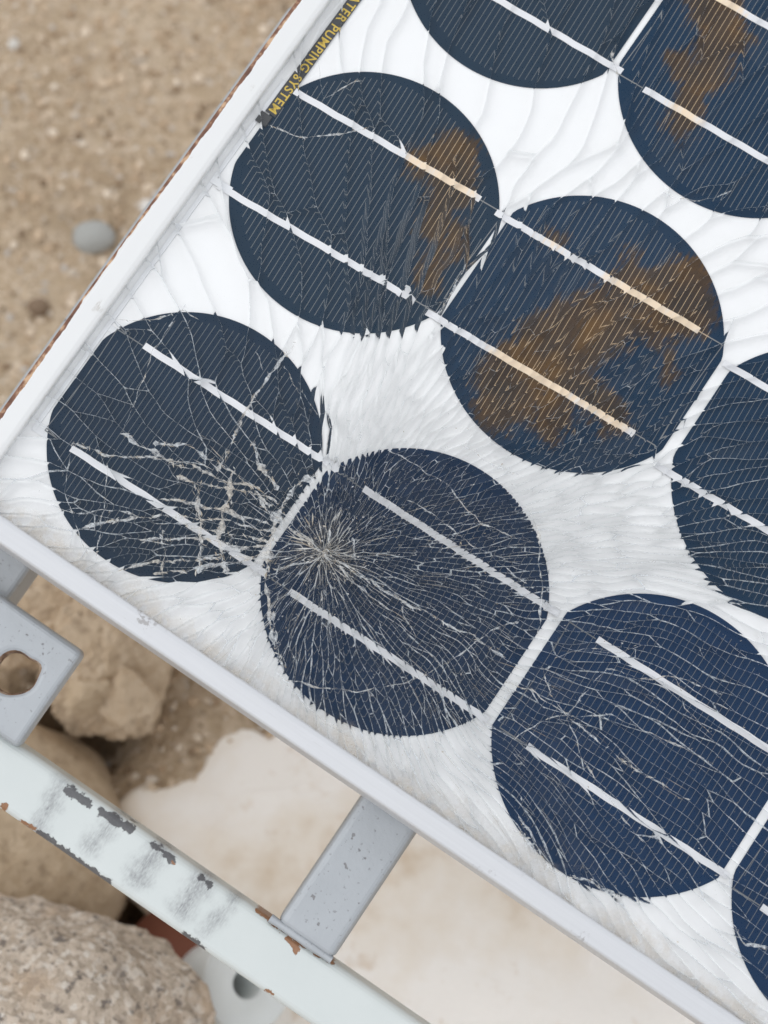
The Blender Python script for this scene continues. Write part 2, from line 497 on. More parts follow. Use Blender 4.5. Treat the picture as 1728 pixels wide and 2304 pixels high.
for (i, j), (du, dv, dr, colr) in CELLS.items():
    cu, cv, R = i * PU_P + du / 1000, j * PV_P + dv / 1000, 0.05 + dr / 1000
    fl = FLAT
    st = 1 if (i, j) in ((0, 1), (1, 1), (1, 2)) else 0
    fr, fw = {(0, 0): (0.0432, 0.0458), (0, 1): (0.0445, FLAT), (1, 1): (FLAT, 0.0448), (0, 2): (0.0440, FLAT), (1, 2): (FLAT, 0.0452)}.get((i, j), (FLAT, FLAT))
    pitch = 0.00240 if j == 0 and i else 0.00215
    def rad(a):
        c = math.cos(a)
        lim = fr if c > 0 else fw
        return min(R, lim / abs(c)) if abs(c) > 1e-6 else R
    N = 160
    ring = [(cu + rad(2 * math.pi * k / N) * math.cos(2 * math.pi * k / N), cv + rad(2 * math.pi * k / N) * math.sin(2 * math.pi * k / N)) for k in range(N)]
    verts = [(u, v, 0.0) for u, v in ring] + [(u, v, 0.00025) for u, v in ring]
    faces = [tuple(range(N, 2 * N))] + [(k, (k + 1) % N, N + (k + 1) % N, N + k) for k in range(N)]
    cell = mesh_obj('solar_cell', verts, faces, M_CELL[st], panel)
    cell.color = colr
    # printed fingers, stopping short of the wafer's rim
    verts, faces = [], []
    sl = ROWSLOPE[j]
    k = -22
    while k <= 22:
        x = k * pitch
        rr = R - 0.0032 - 0.0008 * random.random()
        if -min(rr, fw - 0.0012) < x < min(rr, fr - 0.0012):
            y = math.sqrt(rr * rr - x * x)
            strip(verts, faces, (cu + x + sl * y, cv - y), (cu + x - sl * y, cv + y), 0.00017, 0.00026, 0.00002)
        k += 1
    # the thin outline that links the finger ends beside each busbar's free end
    sg = -1 if j in (0, 2) else 1
    for off in (0.022, -0.022):
        xe = sg * 0.0438
        ye = off + sl * xe
        strip(verts, faces, (cu + sg * 0.033, cv + off + sl * sg * 0.033), (cu + xe, cv + ye), 0.00042, 0.00029, 0.00002)
        yy = math.copysign(math.sqrt(max((R - 0.003) ** 2 - xe * xe, 0)), off)
        strip(verts, faces, (cu + xe, cv + ye), (cu + xe + 0.0008 * -sg, cv + (ye * 0.1 if abs(yy) < abs(ye) else ye * 0.45)), 0.00030, 0.00029, 0.00002)
    mesh_obj('finger_lines', verts, faces, M_FINGER[st], cell, kind='stuff')
    # two tinned ribbons; odd rows run from the left edge, even rows to the right edge
    for off in (0.0222, -0.0222):
        verts, faces = [], []
        if sg > 0:
            x0, x1 = -0.0500 if i else -0.0465, 0.0340
        else:
            x0, x1 = -0.0325, 0.0490
        nseg = 24
        w = 0.00245
        for q in range(nseg + 1):
            x = x0 + (x1 - x0) * q / nseg
            wob = 0.00012 * math.sin(q * 1.7 + off * 900 + i)
            for s in (-1, 1):
                verts.append((cu + x, cv + off + sl * x + s * w / 2 + wob, 0.00032 + 0.00005 * (q % 3)))
            for s in (-1, 1):
                verts.append((cu + x, cv + off + sl * x + s * w / 2 + wob, 0.00048 + 0.00005 * (q % 3)))
        for q in range(nseg):
            a = q * 4
            faces += [(a + 2, a + 6, a + 7, a + 3), (a, a + 4, a + 6, a + 2), (a + 3, a + 7, a + 5, a + 1)]
        faces += [(0, 2, 3, 1), (nseg * 4, nseg * 4 + 1, nseg * 4 + 3, nseg * 4 + 2)]
        mesh_obj('busbar', verts, faces, M_RIBBON[st], cell)
# string interconnect along the left edge, printed label tape and its dark end tab
M_INTER = mat_plain('interconnect_ribbon', (0.70, 0.71, 0.73), 0.4, 0.2)
v_, f_ = [], []
strip(v_, f_, (-0.0480, -0.0262), (-0.0476, 0.1290), 0.0016, 0.00005, 0.0003)
strip(v_, f_, (-0.0486, -0.0255), (-0.0335, -0.0250), 0.0027, 0.0000, 0.0002)
strip(v_, f_, (-0.0486, 0.0185), (-0.0330, 0.0190), 0.0027, 0.0000, 0.0002)
strip(v_, f_, (-0.0484, 0.0838), (-0.0400, 0.0840), 0.0027, 0.0004, 0.0002)
mesh_obj('string_interconnect', v_, f_, M_INTER, panel)
M_TAPE = mat_plain('charcoal_label_tape', (0.030, 0.033, 0.038), 0.5)
M_GOLD = mat_plain('gold_lettering', (0.60, 0.42, 0.06), 0.45, 0.2)
tape_v0 = 0.1155
v_, f_ = [], []
strip(v_, f_, (-0.0447, tape_v0), (-0.0428, 0.2500), 0.0043, 0.0004, 0.00015)
tape = mesh_obj('label_tape', v_, f_, M_TAPE, panel, label='charcoal tape lettered in gold along the left edge')
slab_box('connector_tab', -0.0478, -0.0433, 0.1105, 0.1148, 0.0003, 0.0012, M_TAPE)
fc = bpy.data.curves.new('lettering', 'FONT')
fc.body = 'SOLAR WATER PUMPING SYSTEM'
fc.size = 0.0046
fc.align_x = 'RIGHT'
fc.align_y = 'CENTER'
fc.space_character = 1.13
fc.extrude = 0.00002
fc.offset = 0.00006
fo = bpy.data.objects.new('lettering_font', fc)
COL.objects.link(fo)
bpy.context.view_layer.update()
dg = bpy.context.evaluated_depsgraph_get()
tm = bpy.data.meshes.new_from_object(fo.evaluated_get(dg))
bpy.data.objects.remove(fo)
tm.materials.clear()
tm.materials.append(M_GOLD)
to = bpy.data.objects.new('lettering', tm)
COL.objects.link(to)
to.parent = tape
ang = math.atan2(-(0.25 - tape_v0), -(-0.0428 + 0.0447))
to.matrix_local = Matrix.Translation((-0.04468, tape_v0 + 0.0007, 0.00061)) @ Matrix.Rotation(ang, 4, 'Z')

# ------------------------------------------------------------------ the shattered glass
IMP = np.array(on_panel(700, 1195, GLASS_T))
def interp_ang(phi, tab):
    """phi in degrees (0 = +u, counter-clockwise towards +v)"""
    a = [t[0] for t in tab]
    b = [t[1] for t in tab]
    return np.interp(phi % 360, a + [a[0] + 360], b + [b[0]], period=None) if False else np.interp(phi % 360, [a[-1] - 360] + a + [a[0] + 360], [b[-1]] + b + [b[0]])
# width of a splinter in mm at r = 20, 60, 110, 190 mm for several directions
WTAB = [  # angle, widths
    (0, (1.7, 2.6, 3.4, 5.0)), (25, (1.5, 1.9, 2.6, 5.0)), (50, (1.4, 1.8, 3.0, 8.0)), (75, (1.4, 2.0, 4.0, 12.0)), (92, (1.4, 2.2, 4.4, 14.0)),
    (104, (1.5, 2.6, 6.5, 16.0)), (115, (1.7, 3.2, 9.0, 17.0)), (130, (2.2, 5.0, 13.0, 19.0)), (150, (2.8, 8.0, 16.0, 18.0)), (172, (3.0, 8.0, 11.0, 13.0)),
    (200, (2.8, 5.5, 6.5, 8.0)), (225, (2.4, 4.6, 6.0, 8.0)), (255, (2.2, 4.4, 6.0, 8.0)), (290, (2.0, 3.0, 4.6, 7.0)), (325, (1.8, 2.3, 3.0, 5.0)), (345, (1.7, 2.2, 3.0, 5.0))]
ETAB = [(0, 8.0), (30, 6.5), (60, 6.0), (80, 6.0), (105, 6.0), (125, 5.0), (150, 4.5), (175, 4.2), (200, 4.2), (225, 4.5), (255, 5.0), (290, 6.5), (330, 8.0)]
RK = [0.0, 8.0, 20.0, 60.0, 110.0, 190.0]
def width(r, phi):
    cols = [interp_ang(phi, [(t[0], t[1][k]) for t in WTAB]) for k in range(4)]
    r = np.asarray(r, float)
    w = np.zeros_like(r)
    ks = [np.full_like(r, 0.75), 0.95 * cols[0]] + cols
    for k in range(len(RK) - 1):
        t = np.clip((r - RK[k]) / (RK[k + 1] - RK[k]), 0, 1)
        sel = (r >= RK[k]) & (r <= RK[k + 1])
        w = np.where(sel, ks[k] * (1 - t) + ks[k + 1] * t, w)
    return np.where(r > RK[-1], ks[-1], w)
PMARG = 0.030
def gen_seeds(n, box, tight, rmax=None):
    if rmax is None:
        u = rng.uniform(box[0], box[1], n)
        v = rng.uniform(box[2], box[3], n)
    else:
        rr = rng.uniform(0.8, rmax, n) / 1000
        aa = rng.uniform(0, 2 * math.pi, n)
        u, v = IMP[0] + rr * np.cos(aa), IMP[1] + rr * np.sin(aa)
    x, y = (u - IMP[0]) * 1000, (v - IMP[1]) * 1000
    return np.hypot(x, y), np.degrees(np.arctan2(y, x)) % 360
def to_map(r, phi):
    e = interp_ang(phi, ETAB)
    return np.log(np.maximum(r, 1e-3)) / e, np.radians(phi)
cand = [gen_seeds(7000, None, 0, 30.0), gen_seeds(150000, (U0 - PMARG, U1 + PMARG, V0 - PMARG, V1 + PMARG), 0), gen_seeds(40000, (U0 - 0.12, U1 + 0.12, V0 - 0.12, V1 + 0.12), 0)]
r_c = np.concatenate([c[0] for c in cand])
f_c = np.concatenate([c[1] for c in cand])
ok = r_c > 0.8
r_c, f_c = r_c[ok], f_c[ok]
W_c = width(r_c, f_c)
h_c = W_c / r_c
p_c, t_c = to_map(r_c, f_c)
px_, py_, pr_ = [], [], []
arr = np.zeros((20000, 3))
cnt = 0
GR = 0.02
# variable-radius dart throwing with a coarse bucket grid
buckets = {}
BS = 0.06
for p, t, h, r in zip(p_c, t_c, h_c, r_c):
    kb, tb = int(math.floor(p / BS)), int(math.floor(t / BS))
    lim = 0.80 * h
    reach = int(lim / BS) + 1
    bad = False
    nb = int(2 * math.pi / BS) + 1
    for a in range(kb - reach, kb + reach + 1):
        for b in range(tb - reach, tb + reach + 1):
            for (p2, t2, h2) in buckets.get((a, b % nb), ()):
                dt = abs(t - t2)
                if dt > math.pi:
                    dt = 2 * math.pi - dt
                if (p - p2) ** 2 + dt * dt < (0.8 * min(h, h2)) ** 2:
                    bad = True
                    break
            if bad:
                break
        if bad:
            break
    if not bad:
        buckets.setdefault((kb, tb % nb), []).append((p, t, h))
seeds = [s for b in buckets.values() for s in b]
nreal = len(seeds)
pts = [(s[0], s[1]) for s in seeds]
for s in list(seeds):
    if s[1] < 0.9:
        pts.append((s[0], s[1] + 2 * math.pi))
    elif s[1] > 2 * math.pi - 0.9:
        pts.append((s[0], s[1] - 2 * math.pi))
vv, ee, ff, ov, oe, of = delaunay_2d_cdt([Vector(p) for p in pts], [], [], 0, 1e-9)
idx_of = [o[0] if o else -1 for o in ov]
P = np.array([(a.x, a.y) for a in vv])
F = np.array([f for f in ff if len(f) == 3])
A_, B_, C_ = P[F[:, 0]], P[F[:, 1]], P[F[:, 2]]
D_ = 2 * (A_[:, 0] * (B_[:, 1] - C_[:, 1]) + B_[:, 0] * (C_[:, 1] - A_[:, 1]) + C_[:, 0] * (A_[:, 1] - B_[:, 1]))
D_ = np.where(np.abs(D_) < 1e-14, 1e-14, D_)
a2, b2, c2 = (A_ ** 2).sum(1), (B_ ** 2).sum(1), (C_ ** 2).sum(1)
CC = np.stack([(a2 * (B_[:, 1] - C_[:, 1]) + b2 * (C_[:, 1] - A_[:, 1]) + c2 * (A_[:, 1] - B_[:, 1])) / D_,
               (a2 * (C_[:, 0] - B_[:, 0]) + b2 * (A_[:, 0] - C_[:, 0]) + c2 * (B_[:, 0] - A_[:, 0])) / D_], 1)
tri_of = {}
for k, f in enumerate(F):
    for a in f:
        tri_of.setdefault(int(a), []).append(k)
nbr = {}
for f in F:
    for a in f:
        nbr.setdefault(int(a), set()).update(int(b) for b in f if b != a)
edge_count = {}
for f in F:
    for q in range(3):
        e = tuple(sorted((int(f[q]), int(f[(q + 1) % 3]))))
        edge_count[e] = edge_count.get(e, 0) + 1
hull = set()
for e, c in edge_count.items():
    if c == 1:
        hull.update(e)
# coarse fracture groups: wide cracks run between them
NG = 330
gi = rng.choice(nreal, NG, replace=False)
gpts = np.array([pts[k] for k in gi])
gpts_w = np.concatenate([gpts, gpts + [0, 2 * math.pi], gpts - [0, 2 * math.pi]])
def group_of(p, t):
    d = ((gpts_w[:, 0] - p) * 1.0) ** 2 + (gpts_w[:, 1] - t) ** 2
    return int(np.argmin(d)) % NG
def warp(u, v):
    """cracks wander: a gentle swirl plus smaller waves, fading towards the impact"""
    x, y = (u - IMP[0]) * 1000, (v - IMP[1]) * 1000
    r = math.hypot(x, y)
    k = min(1.0, r / 70.0)
    a = noise.noise(Vector((x / 46, y / 46, 1.3))) * 9.0 * k
    b = noise.noise(Vector((x / 46, y / 46, 7.7))) * 9.0 * k
    k2 = min(1.0, r / 9.0)
    a += noise.noise(Vector((x / 11, y / 11, 3.1))) * 1.3 * k2
    b += noise.noise(Vector((x / 11, y / 11, 9.4))) * 1.3 * k2
    k3 = k2 * (1.0 + 0.6 * max(0.0, 1 - r / 40))
    a += noise.noise(Vector((x / 2.6, y / 2.6, 5.1))) * 0.24 * k3
    b += noise.noise(Vector((x / 2.6, y / 2.6, 8.4))) * 0.24 * k3
    return u + a / 1000, v + b / 1000
def from_map(p, t):
    e = float(interp_ang(math.degrees(t), ETAB))
    r = math.exp(min(p * e, 6.6)) / 1000
    return IMP[0] + r * math.cos(t), IMP[1] + r * math.sin(t)
WG = 0.0025
gu_ = np.arange(U0 - 0.13, U1 + 0.13, WG)
gv_ = np.arange(V0 - 0.13, V1 + 0.13, WG)
GU, GV = np.meshgrid((gu_ - IMP[0]) * 1000, (gv_ - IMP[1]) * 1000)
WGRID = width(np.hypot(GU, GV), np.degrees(np.arctan2(GV, GU)))
def width_at(u, v):
    a = min(max((u - gu_[0]) / WG, 0), len(gu_) - 1.001)
    b = min(max((v - gv_[0]) / WG, 0), len(gv_) - 1.001)
    i, j = int(a), int(b)
    a, b = a - i, b - j
    return (WGRID[j, i] * (1 - a) + WGRID[j, i + 1] * a) * (1 - b) + (WGRID[j + 1, i] * (1 - a) + WGRID[j + 1, i + 1] * a) * b
def slant(u, v):
    """how far the foot of a crack leans away from its top (metres): mostly across the radial direction"""
    x, y = (u - IMP[0]) * 1000, (v - IMP[1]) * 1000
    d = math.hypot(x, y) + 1e-6
    k = (0.45 + 1.25 * min(1.0, d / 65)) * float(interp_ang(math.degrees(math.atan2(y, x)), [(0, 1.0), (60, 1.0), (85, 1.0), (115, 1.05), (135, 0.75), (165, 0.4), (185, 0.24), (270, 0.35), (300, 0.8)]))
    k *= 1 - 0.65 * max(0.0, min(1.0, (d - 125) / 50))
    k = min(k, float(interp_ang(math.degrees(math.atan2(y, x)), [(0, 0.24), (40, 0.34), (70, 0.28), (180, 0.20), (265, 0.22), (295, 0.24)])) * (1 + 1.8 * max(0.0, 1 - d / 100)) * width_at(u, v))
    t = 0.95 + 0.8 * noise.noise(Vector((x / 45, y / 45, 21.0)))
    r = 0.9 * noise.noise(Vector((x / 35, y / 35, 33.0)))
    return (k * (-y / d * t + x / d * r) / 1000, k * (x / d * t + y / d * r) / 1000)
def lip_scale(rmm, phi):
    """how much crushed glass shows along wide and along fine cracks in this direction"""
    g = float(interp_ang(phi, [(0, 1.9), (25, 1.2), (50, 0.5), (75, 0.22), (95, 0.15), (145, 0.35), (165, 1.9), (270, 1.9), (300, 1.7), (340, 2.0)]))
    f = float(interp_ang(phi, [(0, 1.3), (25, 0.7), (60, 0.35), (80, 0.22), (155, 0.3), (168, 1.7), (270, 1.5), (310, 1.3)]))
    near = max(0.0, 1 - rmm / 60)
    return g + (max(1.5, g) - g) * near, f + (1.0 - f) * near
warp_cache = {}
def wvert(p, t):
    key = (round(p, 9), round(t % (2 * math.pi), 9))
    w = warp_cache.get(key)
    if w is None:
        w = warp(*from_map(p, t))
        warp_cache[key] = w
    return w
def clip(poly, tags):
    for ax, lim, sgn in ((0, U0 - 0.0012, 1), (0, U1 + 0.0012, -1), (1, V0 - 0.0012, 1), (1, V1 + 0.0012, -1)):
        out, ot = [], []
        n = len(poly)
        for k in range(n):
            a, b = poly[k], poly[(k + 1) % n]
            ia, ib = (a[ax] - lim) * sgn >= 0, (b[ax] - lim) * sgn >= 0
            if ia:
                out.append(a)
                ot.append(tags[k])
            if ia != ib:
                s = (lim - a[ax]) / (b[ax] - a[ax])
                out.append((a[0] + (b[0] - a[0]) * s, a[1] + (b[1] - a[1]) * s))
                ot.append(0 if ia else tags[k])
        poly, tags = out, ot
        if len(poly) < 3:
            return [], []
    return poly, tags
def area(poly):
    return 0.5 * sum(poly[k][0] * poly[(k + 1) % len(poly)][1] - poly[(k + 1) % len(poly)][0] * poly[k][1] for k in range(len(poly)))
def inset(poly, ds, nodes=False):
    n = len(poly)
    out = []
    for k in range(n):
        a, b, c = poly[k - 1], poly[k], poly[(k + 1) % n]
        e1 = (b[0] - a[0], b[1] - a[1])
        e2 = (c[0] - b[0], c[1] - b[1])
        l1, l2 = math.hypot(*e1) or 1e-9, math.hypot(*e2) or 1e-9
        n1, n2 = (-e1[1] / l1, e1[0] / l1), (-e2[1] / l2, e2[0] / l2)
        den = max(1 + n1[0] * n2[0] + n1[1] * n2[1], 0.35)
        m = (ds[k - 1] + ds[k]) / 2
        if nodes:      # crack junctions open into little triangles, the runs between them stay hair-thin
            turn = 1 - max(-1.0, min(1.0, n1[0] * n2[0] + n1[1] * n2[1]))
            m *= 0.8 + 1.2 * min(1.0, turn / 0.35)
        out.append((b[0] + (n1[0] + n2[0]) * m / den, b[1] + (n1[1] + n2[1]) * m / den))
    return out
GAP = 0.000022
def shard_mesh(poly, tags, cen, rmm, wmm, gtilt):
    """vertices, faces, material ids of one splinter: leaning walls, frosted lips, clear tilted top"""
    n = len(poly)
    body = inset(poly, [GAP] * n)
    lip = []
    gs, fs = lip_scale(rmm, math.degrees(math.atan2(cen[1] - IMP[1], cen[0] - IMP[0])))
    for k in range(n):
        mx, my = (poly[k][0] + poly[(k + 1) % n][0]) * 500, (poly[k][1] + poly[(k + 1) % n][1]) * 500
        nz = 0.5 + noise.noise(Vector((mx / 3.0, my / 3.0, 2.0)))
        if tags[k] % 10 == 2:
            w = (0.05 + 0.24 * max(0.0, nz) ** 1.8) * gs
        elif tags[k] % 10 == 1:
            ex, ey = poly[(k + 1) % n][0] - poly[k][0], poly[(k + 1) % n][1] - poly[k][1]
            rx_, ry_ = mx / 1000 - IMP[0], my / 1000 - IMP[1]
            al = abs(ex * rx_ + ey * ry_) / ((math.hypot(ex, ey) or 1) * (math.hypot(rx_, ry_) or 1))
            w = (0.022 + 0.075 * max(0.0, nz) ** 1.5) * fs * ((0.25 if rmm > 38 else 0.75) + 0.95 * al * al)
        else:
            w = 0.02
        if rmm < 45:      # near the impact only some of the rays are crushed white
            w *= 0.16 + 1.5 * max(0.0, 0.22 + noise.noise(Vector((math.atan2(my / 1000 - IMP[1], mx / 1000 - IMP[0]) * 5.0, rmm / 14, 6.0))) * 1.4)
        lip.append(min(w, 0.15 * wmm) / 1000 + GAP)
    top = inset(poly, lip, True)
    A0, A1 = abs(area(poly)), area(top)
    if A1 < 0.55 * A0 or max(math.hypot(t_[0] - b_[0], t_[1] - b_[1]) for t_, b_ in zip(top, body)) > 0.0007:
        q_ = 1 - min(0.06, 0.08 / max(wmm, 1.0))
        top = [(cen[0] + (p[0] - cen[0]) * q_, cen[1] + (p[1] - cen[1]) * q_) for p in body]
    # tilt: strong across a thin splinter, weak along it
    rx, ry = cen[0] - IMP[0], cen[1] - IMP[1]
    l = math.hypot(rx, ry) or 1e-6
    rx, ry = rx / l, ry / l
    tt = random.gauss(0, 1) * min(0.085, 0.11 / wmm) + gtilt[0]
    tr = random.gauss(0, 1) * 0.010 + gtilt[1]
    dz = random.gauss(0, 1) * 0.00003
    def zt(p):
        a, b = p[0] - cen[0], p[1] - cen[1]
        return GLASS_T + dz + max(-0.0004, min(0.0004, (a * -ry + b * rx) * tt + (a * rx + b * ry) * tr))
    verts, faces, fm = [], [], []
    for p in body:
        s = slant(*p)
        verts.append((p[0] + s[0], p[1] + s[1], 0.0006))
    for p in body:
        s = slant(*p)
        verts.append((p[0] + s[0] * 0.42, p[1] + s[1] * 0.42, 0.0026))
    for k, p in enumerate(body):
        dep = 0.7 * math.hypot(top[k][0] - p[0], top[k][1] - p[1])
        verts.append((p[0], p[1], zt(p) - min(dep, 0.0004) - 0.00001))
    for p in top:
        verts.append((p[0], p[1], zt(p)))
    for k in range(n):
        q = (k + 1) % n
        if tags[k] >= 10:        # the crack face is shared: only one of the two neighbours carries it
            faces.append((k, q, n + q, n + k)); fm.append(2)
            faces.append((n + k, n + q, 2 * n + q, 2 * n + k)); fm.append(2)
        faces.append((2 * n + k, 2 * n + q, 3 * n + q, 3 * n + k)); fm.append(1)
    faces.append(tuple(range(3 * n, 4 * n))); fm.append(3 if rmm < 26 or min(p[1] for p in poly) < -0.040 else 0)
    return verts, faces, fm
gt = [(random.gauss(0, 0.012), random.gauss(0, 0.012)) for _ in range(NG)]
shards = []
grp = {}
for a in range(len(P)):
    grp[a] = group_of(P[a, 0], P[a, 1] % (2 * math.pi))
for a in range(len(P)):
    if a in hull or idx_of[a] < 0 or idx_of[a] >= nreal:
        continue
    tr = tri_of.get(a, [])
    if len(tr) < 3:
        continue
    order = sorted(tr, key=lambda k: math.atan2(CC[k, 1] - P[a, 1], CC[k, 0] - P[a, 0]))
    poly, tags = [], []
    seed_u = from_map(P[a, 0], P[a, 1])
    rmm = math.hypot(seed_u[0] - IMP[0], seed_u[1] - IMP[1]) * 1000
    wmm = float(width(np.array([rmm]), np.degrees(P[a, 1]))[0])
    for q in range(len(order)):
        k0, k1 = order[q], order[(q + 1) % len(order)]
        other = (set(int(x) for x in F[k0]) & set(int(x) for x in F[k1])) - {a}
        tag = 1
        if other:
            b = other.pop()
            if grp[a] != grp[b]:
                tag = 2
            if a < b:
                tag += 10
        c0, c1 = CC[k0], CC[k1]
        # canonical direction so that both neighbours cut the edge at the same points
        e0, e1 = from_map(*c0), from_map(*c1)
        ln = math.hypot(e1[0] - e0[0], e1[1] - e0[1]) * 1000
        ns = max(1, min(8, int(ln / (2.2 if wmm < 4 else 3.0))))
        for s in range(ns):
            f = s / ns
            poly.append(wvert(c0[0] + (c1[0] - c0[0]) * f, c0[1] + (c1[1] - c0[1]) * f))
            tags.append(tag)
    # drop doubled points
    p2, t2 = [], []
    for k in range(len(poly)):
        if math.hypot(poly[k][0] - poly[(k + 1) % len(poly)][0], poly[k][1] - poly[(k + 1) % len(poly)][1]) > 2e-5:
            p2.append(poly[k])
            t2.append(tags[k])
    if len(p2) < 3:
        continue
    poly, tags = clip(p2, t2)
    if len(poly) < 3:
        continue
    ar = area(poly)
    if ar < 0:
        poly, tags = poly[::-1], (tags[::-1][1:] + tags[::-1][:1])
        ar = -ar
    if ar < 2e-8:
        continue
    cen = (sum(p[0] for p in poly) / len(poly), sum(p[1] for p in poly) / len(poly))
    x, y = pix(*cen, GLASS_T)
    vis = -40 < x < 1700 and -40 < y < 2250
    shards.append((ar if vis else ar * 1e-3, poly, tags, cen, rmm, wmm, grp[a]))
shards.sort(key=lambda s: -s[0])
print('SHARDS', len(shards), 'seeds', nreal, 'visible', sum(1 for s in shards if s[0] > 1e-7))
jv, jf, jm = [], [], []
for k, (ar, poly, tags, cen, rmm, wmm, g) in enumerate(shards):
    v_, f_, m_ = shard_mesh(poly, tags, cen, rmm, wmm, gt[g])
    if k < 290:
        mesh_obj('glass_shard', v_, f_, [M_GLASS, M_CRACK, M_FISS, M_GRIME], panel, fmat=m_)
    else:
        o_ = len(jv)
        jv += v_
        jf += [tuple(q + o_ for q in f) for f in f_]
        jm += m_
mesh_obj('glass_splinters', jv, jf, [M_GLASS, M_CRACK, M_FISS, M_GRIME], panel, fmat=jm, kind='stuff')

